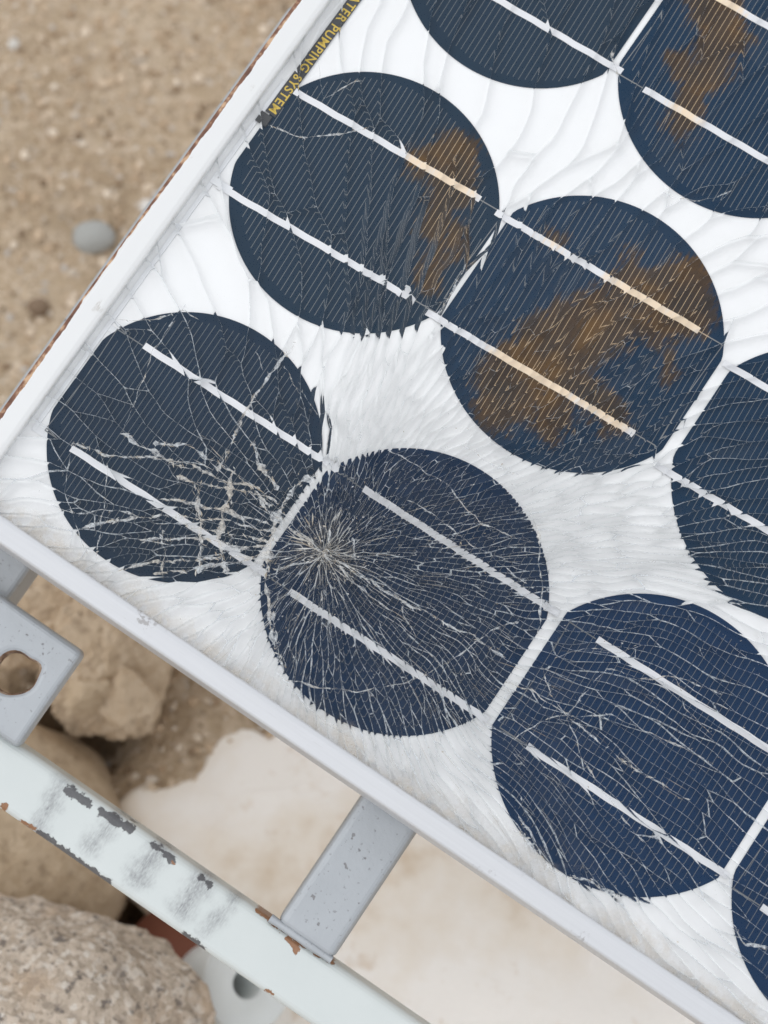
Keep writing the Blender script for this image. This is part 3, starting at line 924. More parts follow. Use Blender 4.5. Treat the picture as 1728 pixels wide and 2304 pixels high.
# crushed glass lying in the widest cracks
def mat_crumb():
    nt = NT('crushed_glass')
    g = nt.n('ShaderNodeNewGeometry').outputs['Random Per Island']
    c = nt.ramp(g, [(0.0, (0.74, 0.76, 0.78)), (0.5, (0.78, 0.77, 0.74)), (0.8, (0.68, 0.61, 0.51)), (1.0, (0.50, 0.42, 0.32))])
    d = nt.bsdf(c, 0.25, spec=0.6)
    tl = nt.n('ShaderNodeBsdfTranslucent')
    nt.put(tl.inputs[0], c)
    tr = nt.n('ShaderNodeBsdfTransparent')
    k = nt.math('MULTIPLY_ADD', nt.math('FRACT', nt.math('MULTIPLY', g, 17.3)), 0.65, 0.15)
    return nt.done(nt.mixsh(k, nt.mixsh(0.35, d, tl.outputs[0]), tr.outputs[0]))
CRACKS = [  # picture points, spread mm, chips per 10 mm, chip length mm
    ([(700, 1195), (780, 1245), (870, 1300), (960, 1345), (1020, 1375), (1090, 1420)], 0.55, 34, 1.7), ([(700, 1195), (800, 1290), (850, 1320)], 0.6, 26, 1.5),
    ([(1090, 1470), (1160, 1500), (1225, 1545), (1320, 1625), (1400, 1680), (1490, 1730)], 0.45, 30, 1.6), ([(1225, 1545), (1290, 1465), (1310, 1440)], 0.3, 14, 1.0),
    ([(620, 1470), (690, 1485), (770, 1492), (880, 1475), (980, 1425), (1030, 1385), (1060, 1362), (1120, 1340)], 0.35, 20, 1.1),
    ([(155, 958), (235, 985), (330, 990), (400, 995), (460, 1030), (540, 1050), (600, 1090)], 0.7, 40, 2.0), ([(262, 938), (345, 985), (400, 1010)], 0.8, 34, 2.4),
    ([(232, 1000), (226, 1070), (215, 1160), (205, 1215)], 0.3, 14, 1.1), ([(150, 980), (140, 1060), (165, 1140), (190, 1200)], 0.3, 14, 1.1), ([(110, 1090), (160, 1110), (250, 1100), (330, 1130), (420, 1130)], 0.3, 14, 1.2),
    ([(430, 1030), (425, 1090), (435, 1160), (430, 1240)], 1.1, 44, 2.2), ([(505, 1020), (490, 1090), (470, 1170), (490, 1240)], 1.0, 40, 2.0), ([(348, 1140), (355, 1190), (350, 1250)], 0.9, 36, 1.9), ([(600, 1060), (560, 1000), (545, 950)], 0.9, 34, 2.2), ([(590, 1090), (530, 1060), (450, 1050), (380, 1030)], 0.6, 34, 2.2), ([(580, 1130), (500, 1110), (420, 1090), (330, 1075)], 0.6, 34, 2.2), ([(575, 1170), (480, 1150), (380, 1130)], 0.6, 30, 2.0),
    ([(300, 1165), (420, 1160), (520, 1185), (585, 1180)], 0.6, 28, 1.9), ([(330, 1240), (440, 1225), (560, 1205)], 0.6, 28, 1.8),
    ([(690, 1020), (640, 1050), (600, 1110), (580, 1190), (575, 1270), (590, 1380), (615, 1450)], 1.3, 46, 1.8), ([(700, 1195), (640, 1150), (590, 1110), (560, 1080)], 1.0, 44, 2.2), ([(700, 1195), (660, 1215), (590, 1230)], 0.6, 24, 1.4),
    ([(835, 975), (890, 1000), (965, 1045), (1000, 1090), (1040, 1130), (1150, 1175)], 0.35, 16, 1.1), ([(700, 1195), (720, 1130), (735, 1100)], 0.6, 26, 1.4), ([(760, 1160), (770, 1230), (800, 1265)], 0.5, 16, 1.3),
    ([(640, 735), (600, 790), (560, 840), (525, 900), (500, 960), (470, 1020)], 0.6, 32, 2.0), ([(570, 800), (550, 760)], 0.3, 14, 1.3), ([(610, 790), (660, 860), (690, 900)], 0.3, 12, 1.1),
    ([(400, 655), (330, 760), (300, 850), (262, 938)], 0.25, 8, 1.0), ([(255, 690), (330, 690), (400, 670), (430, 690)], 0.35, 10, 1.3),
    ([(575, 270), (620, 285), (665, 300), (720, 290), (790, 275)], 0.4, 16, 1.6), ([(700, 215), (740, 190), (780, 175)], 0.35, 20, 1.6), ([(690, 120), (690, 180), (700, 215)], 0.2, 8, 1.0),
    ([(1110, 1790), (1150, 1830), (1200, 1885), (1260, 1900), (1340, 1935)], 0.9, 30, 1.5), ([(1120, 1760), (1160, 1820), (1180, 1880)], 0.5, 18, 1.8), ([(600, 1450), (640, 1500), (700, 1560), (760, 1590)], 0.6, 22, 1.4),
    ([(1010, 570), (985, 610), (950, 680)], 0.5, 12, 1.3), ([(1320, 110), (1330, 150), (1340, 180)], 0.5, 18, 1.3), ([(1430, 420), (1490, 435), (1540, 430), (1580, 410)], 0.3, 14, 1.1),
    ([(590, 1320), (600, 1400), (620, 1440)], 0.7, 16, 1.3), ([(1000, 960), (1060, 1000), (1120, 1030)], 0.5, 18, 1.2), ([(1150, 1100), (1165, 1180), (1170, 1300), (1160, 1370)], 0.5, 16, 1.2),
    ([(1585, 2000), (1610, 2040), (1659, 2045)], 0.7, 20, 1.6),
    ([(585, 1150), (470, 1120), (300, 1115), (180, 1140)], 0.7, 26, 2.0), ([(585, 1200), (480, 1205), (330, 1215), (240, 1235)], 0.7, 26, 2.0), ([(560, 1060), (470, 1000), (400, 960), (330, 960)], 0.6, 24, 2.0),
    ([(1225, 1545), (1190, 1500), (1170, 1440)], 0.35, 14, 1.2), ([(1225, 1545), (1320, 1545), (1420, 1590), (1540, 1650)], 0.3, 10, 1.2), ([(1225, 1545), (1260, 1640), (1310, 1720), (1390, 1820)], 0.3, 10, 1.2),
    ([(1225, 1545), (1160, 1560), (1110, 1600)], 0.3, 10, 1.2), ([(1310, 1440), (1380, 1470), (1460, 1460), (1560, 1500)], 0.3, 10, 1.1), ([(1200, 1420), (1260, 1400), (1340, 1410), (1400, 1380)], 0.3, 10, 1.1),
    ([(1460, 1460), (1480, 1530), (1540, 1590)], 0.25, 8, 1.0), ([(880, 1080), (960, 1130), (1040, 1190), (1140, 1260)], 0.35, 14, 1.3), ([(760, 1230), (860, 1290), (900, 1380), (960, 1450)], 0.3, 12, 1.3)]
OCT = [(1, 0, 0), (-1, 0, 0), (0, 1, 0), (0, -1, 0), (0, 0, 1), (0, 0, -1)]
OCF = [(0, 2, 4), (2, 1, 4), (1, 3, 4), (3, 0, 4), (2, 0, 5), (1, 2, 5), (3, 1, 5), (0, 3, 5)]
cv_, cf_ = [], []
def chip(u, v, h, ang, L, W, H):
    o_ = len(cv_)
    c, s = math.cos(ang), math.sin(ang)
    ta, tb = random.gauss(0, 0.25), random.gauss(0, 0.25)
    for q in OCT:
        x = q[0] * L * random.uniform(0.6, 1.2)
        y = q[1] * W * random.uniform(0.5, 1.3)
        z = q[2] * H + x * ta * 0.4 + y * tb
        cv_.append((u + x * c - y * s, v + x * s + y * c, max(h + z, 0.003)))
    cf_.extend(tuple(k + o_ for k in f) for f in OCF)
for pts_, spread, dens, size in CRACKS:
    uv = [on_panel(x, y, GLASS_T) for x, y in pts_]
    for (a, b) in zip(uv[:-1], uv[1:]):
        ln = math.hypot(b[0] - a[0], b[1] - a[1]) * 1000
        ang = math.atan2(b[1] - a[1], b[0] - a[0])
        for _ in range(max(2, int(ln * dens * 0.8 / 10))):
            f = random.random()
            u, v = a[0] + (b[0] - a[0]) * f, a[1] + (b[1] - a[1]) * f
            w1 = noise.noise(Vector((u * 180, v * 180, 4.0))) * 1.1
            thick = max(0.15, 0.55 + 1.1 * noise.noise(Vector((u * 260, v * 260, 9.0))))
            if noise.noise(Vector((u * 330, v * 330, 14.0))) < random.uniform(-0.45, 0.25):
                continue
            off = (w1 + random.gauss(0, spread * 0.55 * thick)) / 1000
            u, v = u - math.sin(ang) * off, v + math.cos(ang) * off
            l = size * random.uniform(0.35, 1.5) / 2000
            chip(u, v, GLASS_T - 0.00005, ang + random.gauss(0, 0.6), l, l * random.uniform(0.06, 0.30) * (0.4 + thick), 0.00012)
def band(uv, spread):
    """an irregular ribbon of crazed glass along a crack: small facets, each tilted its own way"""
    pts2 = []
    for (a, b) in zip(uv[:-1], uv[1:]):
        m = max(1, int(math.hypot(b[0] - a[0], b[1] - a[1]) / 0.0009))
        pts2 += [(a[0] + (b[0] - a[0]) * q / m, a[1] + (b[1] - a[1]) * q / m) for q in range(m)]
    pts2.append(uv[-1])
    rows = []
    for q, (u, v) in enumerate(pts2):
        p0, p1 = pts2[max(q - 1, 0)], pts2[min(q + 1, len(pts2) - 1)]
        ang = math.atan2(p1[1] - p0[1], p1[0] - p0[0])
        w1 = noise.noise(Vector((u * 180, v * 180, 4.0))) * 1.1
        th = spread * max(0.0, 0.28 + 1.25 * noise.noise(Vector((u * 210, v * 210, 9.0))) + random.gauss(0, 0.12))
        if q in (0, len(pts2) - 1):
            th = 0.0
        row = []
        for sd in (-1, 0.1, 1):
            off = (w1 + sd * th * random.uniform(0.6, 1.3) + (0.03 * sd)) / 1000
            row.append((u - math.sin(ang) * off, v + math.cos(ang) * off, GLASS_T + 0.00004 + random.uniform(0, 0.00022) * (1.5 if sd == 0.1 else 0.4)))
        rows.append(row)
    for r0, r1 in zip(rows[:-1], rows[1:]):
        for q in (0, 1):
            o_ = len(bnd_v)
            bnd_v.extend([r0[q], r1[q], r1[q + 1], r0[q + 1]])
            bnd_f.extend([(o_, o_ + 1, o_ + 2), (o_, o_ + 2, o_ + 3)])
bnd_v, bnd_f = [], []
for pts_, spread, dens, size in CRACKS:
    band([on_panel(x, y, GLASS_T) for x, y in pts_], spread * (1.45 if pts_[-1][0] < 600 and pts_[-1][1] > 900 else 1.15))
def mat_craze():
    nt = NT('crazed_glass')
    xyz = nt.coord()
    g = nt.n('ShaderNodeNewGeometry').outputs['Random Per Island']
    n1 = nt.noise(xyz, 60, 3)
    c = nt.mix(nt.math('MULTIPLY', nt.step(n1, 0.45, 0.7), 0.7), (0.72, 0.75, 0.77), (0.66, 0.58, 0.47))
    d = nt.bsdf(c, 0.12, spec=1.0)
    tl = nt.n('ShaderNodeBsdfTranslucent')
    nt.put(tl.inputs[0], c)
    tr = nt.n('ShaderNodeBsdfTransparent')
    k = nt.math('MULTIPLY_ADD', nt.step(nt.noise(xyz, 900, 3, 0.7), 0.36, 0.62), 0.35, nt.math('MULTIPLY_ADD', g, 0.55, 0.05), clamp=True)
    return nt.done(nt.mixsh(k, nt.mixsh(0.3, d, tl.outputs[0]), tr.outputs[0]))
mesh_obj('crazed_cracks', bnd_v, bnd_f, mat_craze(), panel, kind='stuff')
for _ in range(90):                                 # the pale crushed core of the impact
    rr, aa = abs(random.gauss(0, 1)) * 0.0042 + 0.0006, random.uniform(0, 2 * math.pi)
    rr *= 1.0 + 0.9 * noise.noise(Vector((math.cos(aa) * 2.2, math.sin(aa) * 2.2, 3.3)))
    l = random.uniform(0.3, 1.2) / 2000 * (0.7 + rr / 0.008)
    chip(IMP[0] + rr * math.cos(aa), IMP[1] + rr * math.sin(aa), GLASS_T - 0.0001, aa + random.gauss(0, 0.35), l * 1.3, l * random.uniform(0.08, 0.3), 0.00012)
for _ in range(1700):                                 # stray flakes round the impact and over the lower cells
    if random.random() < 0.55:
        rr, aa = random.expovariate(1 / 0.020), random.uniform(0, 2 * math.pi)
        u, v = IMP[0] + rr * math.cos(aa), IMP[1] + rr * math.sin(aa)
    else:
        u, v = random.uniform(0.06, 0.26), random.uniform(-0.048, 0.06)
        if noise.noise(Vector((u * 60, v * 60, 12.0))) < random.uniform(-0.5, 0.4):
            continue
    if not (U0 < u < U1 and V0 < v < V1):
        continue
    aa = math.atan2(v - IMP[1], u - IMP[0])
    l = random.uniform(0.2, 0.55 + 0.9 * random.random() ** 3) / 2000
    chip(u, v, GLASS_T, aa + random.gauss(0, 0.7), l * 1.3, l * random.uniform(0.2, 0.6), 0.00010)
def needles(n, r0, r1, a0, a1, l0, l1, w0, w1, turn=0.0, jit=0.06):
    for _ in range(n):
        aa = math.radians(random.uniform(a0, a1))
        rr = random.uniform(r0, r1) / 1000
        u, v = warp(IMP[0] + rr * math.cos(aa), IMP[1] + rr * math.sin(aa))
        if not (U0 + 0.002 < u < U1 and V0 + 0.002 < v < V1):
            continue
        u2, v2 = warp(IMP[0] + (rr + 0.004) * math.cos(aa), IMP[1] + (rr + 0.004) * math.sin(aa))
        ang = math.atan2(v2 - v, u2 - u) + turn + random.gauss(0, jit)
        l = random.uniform(l0, l1) / 2000
        chip(u, v, GLASS_T - 0.00005, ang, l, random.uniform(w0, w1) / 2000, 0.00008)
needles(22, 2, 18, 0, 360, 3, 11, 0.10, 0.42)            # long spikes round the impact
needles(20, 4, 24, 130, 235, 4, 11, 0.2, 0.65, 0, 0.12)
needles(110, 15, 75, -75, 60, 6, 20, 0.06, 0.20)          # pale rays across the struck cell
needles(110, 70, 150, -50, 15, 6, 18, 0.06, 0.20)
needles(16, 22, 60, 165, 240, 5, 12, 0.15, 0.5, 0, 0.10)   # splits and cross breaks in the corner cell
needles(60, 18, 70, 250, 290, 5, 14, 0.06, 0.2)
mesh_obj('crushed_glass', cv_, cf_, mat_crumb(), panel, kind='stuff')

# ------------------------------------------------------------------ steel mounting frame under the panel
def mat_rail():
    nt = NT('pale_mint_paint_worn')
    xyz = nt.coord()
    x, y, z = nt.sep(xyz)
    fine = nt.noise(xyz, 900, 4, 0.7)
    med = nt.noise(xyz, 170, 5, 0.65)
    big = nt.noise(xyz, 40, 3)
    col = nt.mix(big, (0.56, 0.60, 0.59), (0.63, 0.665, 0.655))
    # rubbed grey bands across the bar
    j = nt.math('MULTIPLY', nt.math('SUBTRACT', med, 0.5), 0.010)
    bands = nt.capsules(x, y, RUB, 0.0050, j)
    rub = nt.math('MULTIPLY', bands, nt.math('MULTIPLY_ADD', nt.noise(nt.mapping(xyz, (1800, 500, 500)), 1.0, 4, 0.7), 2.4, -0.55, clamp=True))
    col = nt.mix(nt.math('MULTIPLY', rub, 0.95, clamp=True), col, (0.17, 0.17, 0.185))
    # dark bare patches along the edges
    j2 = nt.math('MULTIPLY_ADD', nt.math('SUBTRACT', med, 0.5), 0.006, nt.math('MULTIPLY', nt.math('SUBTRACT', nt.noise(xyz, 600, 3), 0.5), 0.003))
    dk = nt.capsules(x, y, DARK, 0.0003, j2)
    col = nt.mix(nt.math('MULTIPLY', dk, 0.9), col, nt.mix(fine, (0.012, 0.012, 0.015), (0.11, 0.105, 0.115)))
    j3 = nt.math('MULTIPLY', nt.math('SUBTRACT', nt.noise(xyz, 420, 4), 0.5), 0.0045)
    ru = nt.capsules(x, y, RUST, 0.0002, j3)
    col = nt.mix(ru, col, nt.mix(fine, (0.22, 0.105, 0.055), (0.36, 0.19, 0.10)))
    h = nt.math('SUBTRACT', nt.math('MULTIPLY', nt.noise(xyz, 500, 3), 0.3), nt.math('MAXIMUM', ru, dk))
    return nt.done(nt.bsdf(col, 0.45, nt.bump(h, 0.5, 0.0004)))
def mat_silver_paint(name, col=(0.36, 0.38, 0.40)):
    nt = NT(name)
    xyz = nt.coord()
    n1 = nt.noise(xyz, 55, 5, 0.6)
    n2 = nt.noise(xyz, 420, 4)
    c = nt.mix(n1, tuple(col), tuple(min(1, k * 1.22) for k in col))
    pits = nt.math('MAXIMUM', nt.step(nt.noise(xyz, 260, 2), 0.68, 0.72), nt.math('MULTIPLY', nt.step(nt.noise(xyz, 700, 3), 0.66, 0.70), 0.6))
    c = nt.mix(nt.math('MULTIPLY', pits, 0.7), c, (0.16, 0.15, 0.15))
    h = nt.math('MULTIPLY_ADD', n2, 0.35, nt.math('MULTIPLY_ADD', n1, 0.8, nt.math('MULTIPLY', pits, -1.0)))
    return nt.done(nt.bsdf(c, 0.42, nt.bump(h, 0.35, 0.0008), metallic=0.45))
MH = -0.0345                                       # top face of the cross bar, just under the panel frame
RAIL_H = -0.0365
def rp(px, py, h=RAIL_H):
    return on_panel(px, py, h)
RUB = [(*rp(270, 1745), *rp(195, 1830), 0.0016), (*rp(370, 1805), *rp(300, 1890), 0.0030), (*rp(455, 1880), *rp(395, 1960), 0.0028), (*rp(525, 1920), *rp(450, 2010), 0.0008), (*rp(130, 1690), *rp(80, 1800), 0.0012)]
DARK = [(*rp(145, 1708), *rp(190, 1737), 0.0014), (*rp(220, 1752), *rp(276, 1788), 0.0019), (*rp(330, 1822), *rp(372, 1858), 0.0012), (*rp(435, 1895), *rp(455, 1912), 0.0008),
        (*rp(85, 1800), *rp(232, 1905), 0.0012), (*rp(400, 2022), *rp(440, 2052), 0.0010), (*rp(0, 1762), *rp(60, 1795), 0.0006)]
RUST = [(*rp(562, 1966), *rp(600, 1992), 0.0016), (*rp(600, 1995), *rp(716, 2072), 0.0017), (*rp(622, 2030), *rp(640, 2052), 0.0011), (*rp(5, 1750), *rp(15, 1740), 0.0010),
        (*rp(40, 1775), *rp(75, 1790), 0.0008), (*rp(575, 2138), *rp(590, 2148), 0.0007), (*rp(370, 1858), *rp(378, 1866), 0.0005)]
mount = empty('mounting_frame', PANEL_M, label='worn pale painted steel bar frame holding the panel', category='metal frame')
M_RAIL = mat_rail()
M_SPAINT = mat_silver_paint('silver_paint')
# rail: a square tube with rounded edges along u
a0, a1 = rp(0, 1597), rp(0, 1762)
vt = rp(300, 1790)[1]
rail_top = (rp(0, 1590)[1] + rp(560, 1958)[1]) / 2
rail_bot = (rp(0, 1757)[1] + rp(645, 2187)[1]) / 2
print('RAIL', rail_top, rail_bot, rp(0, 1590), rp(560, 1958), rp(0, 1760), rp(800, 2200))
rail = slab_box('rail', -0.20, 0.42, rail_bot, rail_top, RAIL_H - 0.024, RAIL_H, M_RAIL, mount)
bevel(rail, 0.0036, 5)
# cross bar from under the panel to the rail
cl, cr = rp(600, 1975, MH), rp(715, 2060, MH)
print('CROSS', cl, cr, rp(790, 1715, MH), rp(905, 1790, MH))
cb = slab_box('cross_bar', (cl[0] + rp(790, 1715, MH)[0]) / 2, (cr[0] + rp(905, 1790, MH)[0]) / 2 + 0.001, rail_top + 0.0004, 0.17, MH - 0.020, MH + 0.0012, M_SPAINT, mount, label='silver painted cross bar welded to the rail')
bevel(cb, 0.0032, 5)
# weld bead between cross bar and rail
bead_v, bead_f = [], []
u0b, u1b = cl[0] - 0.0015, cr[0] + 0.0015
nb_, ns_ = 40, 10
for k in range(nb_ + 1):
    u = u0b + (u1b - u0b) * k / nb_
    rad_ = 0.0013 + 0.0006 * noise.noise(Vector((u * 110, 1.0, 0)))
    for s in range(ns_):
        a = 2 * math.pi * s / ns_
        bead_v.append((u, rail_top + 0.0003 + rad_ * 1.2 * math.cos(a), MH - 0.0008 + rad_ * math.sin(a)))
for k in range(nb_):
    for s in range(ns_):
        q = (s + 1) % ns_
        bead_f.append((k * ns_ + s, k * ns_ + q, (k + 1) * ns_ + q, (k + 1) * ns_ + s))
mesh_obj('weld_bead', bead_v, bead_f, M_SPAINT, mount, smooth=True)
# the second cross bar, nearly out of the picture at the left, dark in the panel's shade
lg = rp(62, 1235, MH - 0.014)
lb = slab_box('cross_bar', lg[0] - 0.045, lg[0], rail_top + 0.03, 0.17, MH - 0.034, MH - 0.012, M_SPAINT, mount)
bevel(lb, 0.002, 3)
# bracket plate with a hole
BH = MH + 0.004
bR, bT, bB = rp(181, 1410, BH), rp(12, 1290, BH), rp(60, 1590, BH)
print('BRK', bR, bT, bB)
hole_c = rp(30, 1455, BH)
bu0, bu1, bv0, bv1 = bR[0] - 0.062, bR[0], rail_top - 0.001, (bR[1] + bT[1]) / 2
NB = 48
outer, inner = [], []
for k in range(NB):
    a = 2 * math.pi * k / NB
    c, s = math.cos(a), math.sin(a)
    hr = 0.0074 * (1 + 0.05 * math.sin(3 * a + 1) + 0.28 * math.exp(-((a - 0.9) / 0.35) ** 2))
    inner.append((hole_c[0] + hr * c, hole_c[1] + hr * s))
    # box boundary along the same ray
    tx = ((bu1 if c > 0 else bu0) - hole_c[0]) / c if abs(c) > 1e-9 else 1e9
    ty = ((bv1 if s > 0 else bv0) - hole_c[1]) / s if abs(s) > 1e-9 else 1e9
    t_ = min(tx, ty)
    outer.append((hole_c[0] + t_ * c, hole_c[1] + t_ * s))
corn = [(bu1, bv1), (bu0, bv1), (bu0, bv0), (bu1, bv0)]
for cx, cyy in corn:      # snap the nearest boundary point to each corner
    k = min(range(NB), key=lambda q: (outer[q][0] - cx) ** 2 + (outer[q][1] - cyy) ** 2)
    outer[k] = (cx, cyy)
TH = 0.0090
bv_, bf_, bm_ = [], [], []
for ring_, h in ((outer, BH), (inner, BH), (inner, BH - TH), (outer, BH - TH)):
    bv_ += [(u, v, h) for u, v in ring_]
for r_ in range(4):
    a, b = r_ * NB, ((r_ + 1) % 4) * NB
    for k in range(NB):
        q = (k + 1) % NB
        bf_.append((a + k, a + q, b + q, b + k))
        bm_.append(1 if r_ == 1 else 0)
def mat_rust():
    nt = NT('rusted_bore')
    xyz = nt.coord()
    n1 = nt.noise(xyz, 300, 5)
    c = nt.ramp(n1, [(0.3, (0.06, 0.035, 0.025)), (0.5, (0.22, 0.13, 0.08)), (0.68, (0.42, 0.33, 0.25))])
    return nt.done(nt.bsdf(c, 0.8, nt.bump(n1, 0.6, 0.001)))
M_RUST = mat_rust()
br = mesh_obj('bracket', bv_, bf_, [M_SPAINT, M_RUST], mount, fmat=bm_, label='silver painted bracket plate with a rusty bolt hole')
bevel(br, 0.0026, 4, 40)

# ------------------------------------------------------------------ ground: sand and gravel
def flat_at(px, py):
    d = ray(px, py)
    p = CAM + d * (-CAM.z / d.z)
    return p.x, p.y
PITS = [(*flat_at(330, 2010), 0.032, 0.11), (*flat_at(160, 1545), 0.024, 0.10)]     # hollows between the rocks
def sand_h(x, y):
    h = 0.012 * noise.fractal(Vector((x * 6, y * 6, 0.2)), 1.0, 2.0, 3)
    h += 0.004 * noise.fractal(Vector((x * 40, y * 40, 3.2)), 0.9, 2.0, 3)
    for (a, b, r, d) in PITS:
        q = ((x - a) ** 2 + (y - b) ** 2) / (r * r)
        if q < 6:
            h -= d * math.exp(-q)
    return h
def mat_sand(name='sand'):
    nt = NT(name)
    xyz = nt.coord()
    n1 = nt.noise(xyz, 9, 5, 0.6)
    n2 = nt.noise(xyz, 110, 4, 0.7)
    n3 = nt.noise(xyz, 420, 3, 0.7)
    c = nt.ramp(n1, [(0.35, (0.43, 0.32, 0.21)), (0.5, (0.52, 0.40, 0.275)), (0.65, (0.59, 0.47, 0.335))])
    c = nt.mix(nt.math('MULTIPLY', nt.step(n2, 0.42, 0.66), 0.7), c, (0.70, 0.57, 0.43))
    c = nt.mix(nt.math('MULTIPLY', nt.step(nt.noise(xyz, 230, 4, 0.7), 0.53, 0.64), 0.6), c, (0.24, 0.165, 0.105))
    c = nt.mix(nt.math('MULTIPLY', nt.step(nt.noise(xyz, 160, 2), 0.62, 0.7), 0.6), c, (0.66, 0.60, 0.53))
    h = nt.math('MULTIPLY_ADD', n2, 1.0, nt.math('MULTIPLY', n3, 0.5))
    return nt.done(nt.bsdf(c, 0.9, nt.bump(h, 0.9, 0.006), spec=0.15))
M_SAND = mat_sand()
def axis():
    inner_ = list(np.linspace(-0.62, 0.62, 260))
    out_ = [0.7, 0.85, 1.1, 1.6, 2.5, 4, 7, 14, 30, 70, 150]
    return [-k for k in out_[::-1]] + inner_ + out_
gx = axis()
gy = [k + 0.30 for k in axis()]
gv = [(x, y, sand_h(x, y)) for y in gy for x in gx]
nx = len(gx)
gf = [(j * nx + i, j * nx + i + 1, (j + 1) * nx + i + 1, (j + 1) * nx + i) for j in range(len(gy) - 1) for i in range(nx - 1)]
mesh_obj('ground', gv, gf, M_SAND, smooth=True, kind='structure', label='coarse light brown sand under the panel')

def rock_mesh(seed, subdiv, scale, amp=0.22, freq=1.3, fine=0.03, facets=0):
    import bmesh
    rr_ = random.Random(seed)
    planes = []
    for _ in range(facets):
        nv = Vector((rr_.gauss(0, 1), rr_.gauss(0, 1), rr_.gauss(0, 1))).normalized()
        planes.append((nv, rr_.uniform(0.68, 1.0)))
    bm = bmesh.new()
    bmesh.ops.create_icosphere(bm, subdivisions=subdiv, radius=1.0)
    for v in bm.verts:
        d = v.co.normalized()
        q = d * freq + Vector((seed * 3.7, seed * 1.3, seed * 7.1))
        k = 1 + amp * noise.fractal(q, 1.0, 2.0, 2) + fine * noise.fractal(q * 6, 0.8, 2.0, 4)
        for nv, c in planes:
            q_ = d.dot(nv)
            if q_ > 0.05:
                k = min(k, c / q_ * (1 + fine * 0.6 * noise.fractal(q * 6, 0.8, 2.0, 4)))
        p = d * k
        v.co = Vector((p.x * scale[0], p.y * scale[1], p.z * scale[2]))
    return bm
def rock(name, loc, scale, mat, seed, subdiv=5, rot=(0, 0, 0), amp=0.22, freq=1.3, fine=0.03, facets=0, **props):
    bm = rock_mesh(seed, subdiv, scale, amp, freq, fine, facets)
    me = bpy.data.meshes.new(name)
    bm.to_mesh(me)
    bm.free()
    me.materials.append(mat)
    me.polygons.foreach_set('use_smooth', [True] * len(me.polygons))
    o = bpy.data.objects.new(name, me)
    COL.objects.link(o)
    o.location = loc
    o.rotation_euler = rot
    for k, v in props.items():
        o[k] = v
    return o
# loose gravel: far too many stones to count
def mat_gravel():
    nt = NT('gravel')
    g = nt.n('ShaderNodeNewGeometry').outputs['Random Per Island']
    c = nt.ramp(g, [(0.0, (0.22, 0.155, 0.10)), (0.22, (0.44, 0.32, 0.21)), (0.6, (0.58, 0.45, 0.32)), (0.88, (0.72, 0.62, 0.50)), (1.0, (0.50, 0.47, 0.44))])
    return nt.done(nt.bsdf(c, 0.85, spec=0.2))
base_ico = rock_mesh(1, 1, (1, 1, 1), 0.0, 1, 0.0)
iv = [v.co.copy() for v in base_ico.verts]
if_ = [tuple(v.index for v in f.verts) for f in base_ico.faces]
base_ico.free()
gv, gf = [], []
for k in range(20000):
    x = random.uniform(-0.36, 0.30)
    y = random.uniform(0.0, 0.66)
    r = 0.0009 + 0.0022 * random.random() ** 5
    c = Vector((x, y, sand_h(x, y) + r * 0.25))
    sc = Vector((random.uniform(0.7, 1.3), random.uniform(0.7, 1.3), random.uniform(0.5, 0.9))) * r
    rz = random.uniform(0, 6.28)
    cr_, sr_ = math.cos(rz), math.sin(rz)
    o_ = len(gv)
    for q in iv:
        jx = 1 + random.uniform(-0.2, 0.2)
        a, b, d = q.x * sc.x * jx, q.y * sc.y * jx, q.z * sc.z * jx
        gv.append((c.x + a * cr_ - b * sr_, c.y + a * sr_ + b * cr_, c.z + d))
    gf += [tuple(q + o_ for q in f) for f in if_]
mesh_obj('gravel', gv, gf, mat_gravel(), kind='stuff', label='loose fine gravel strewn over the sand', category='gravel')

def ground_at(px, py, extra=0.0):
    d = ray(px, py)
    s = -CAM.z / d.z
    for _ in range(4):
        p = CAM + d * s
        s = (sand_h(p.x, p.y) + extra - CAM.z) / d.z
    return CAM + d * s
# single pebbles one can pick out
PEB = [(203, 518, 0.0100, (0.37, 0.37, 0.35), 'blue grey pebble, largest on the sand left of the panel'),
       (318, 447, 0.0036, (0.66, 0.63, 0.59), 'small pale pebble close beside the white frame bar'),
       (30, 98, 0.0034, (0.60, 0.57, 0.52), 'whitish pebble near the top left of the sand'),
       (85, 665, 0.0052, (0.22, 0.155, 0.105), 'dark brown pebble on the sand lowest beside the white frame bar')]
for k, (x, y, r, c, lab) in enumerate(PEB):
    p = ground_at(x, y)
    rock('pebble', (p.x, p.y, p.z + r * 0.25), (r * 1.15, r, r * 0.75), mat_plain('pebble_stone', c, 0.8, spec=0.2), 11 + k, 3, (0, 0, k), 0.15, 1.2, 0.02, label=lab, category='pebble')

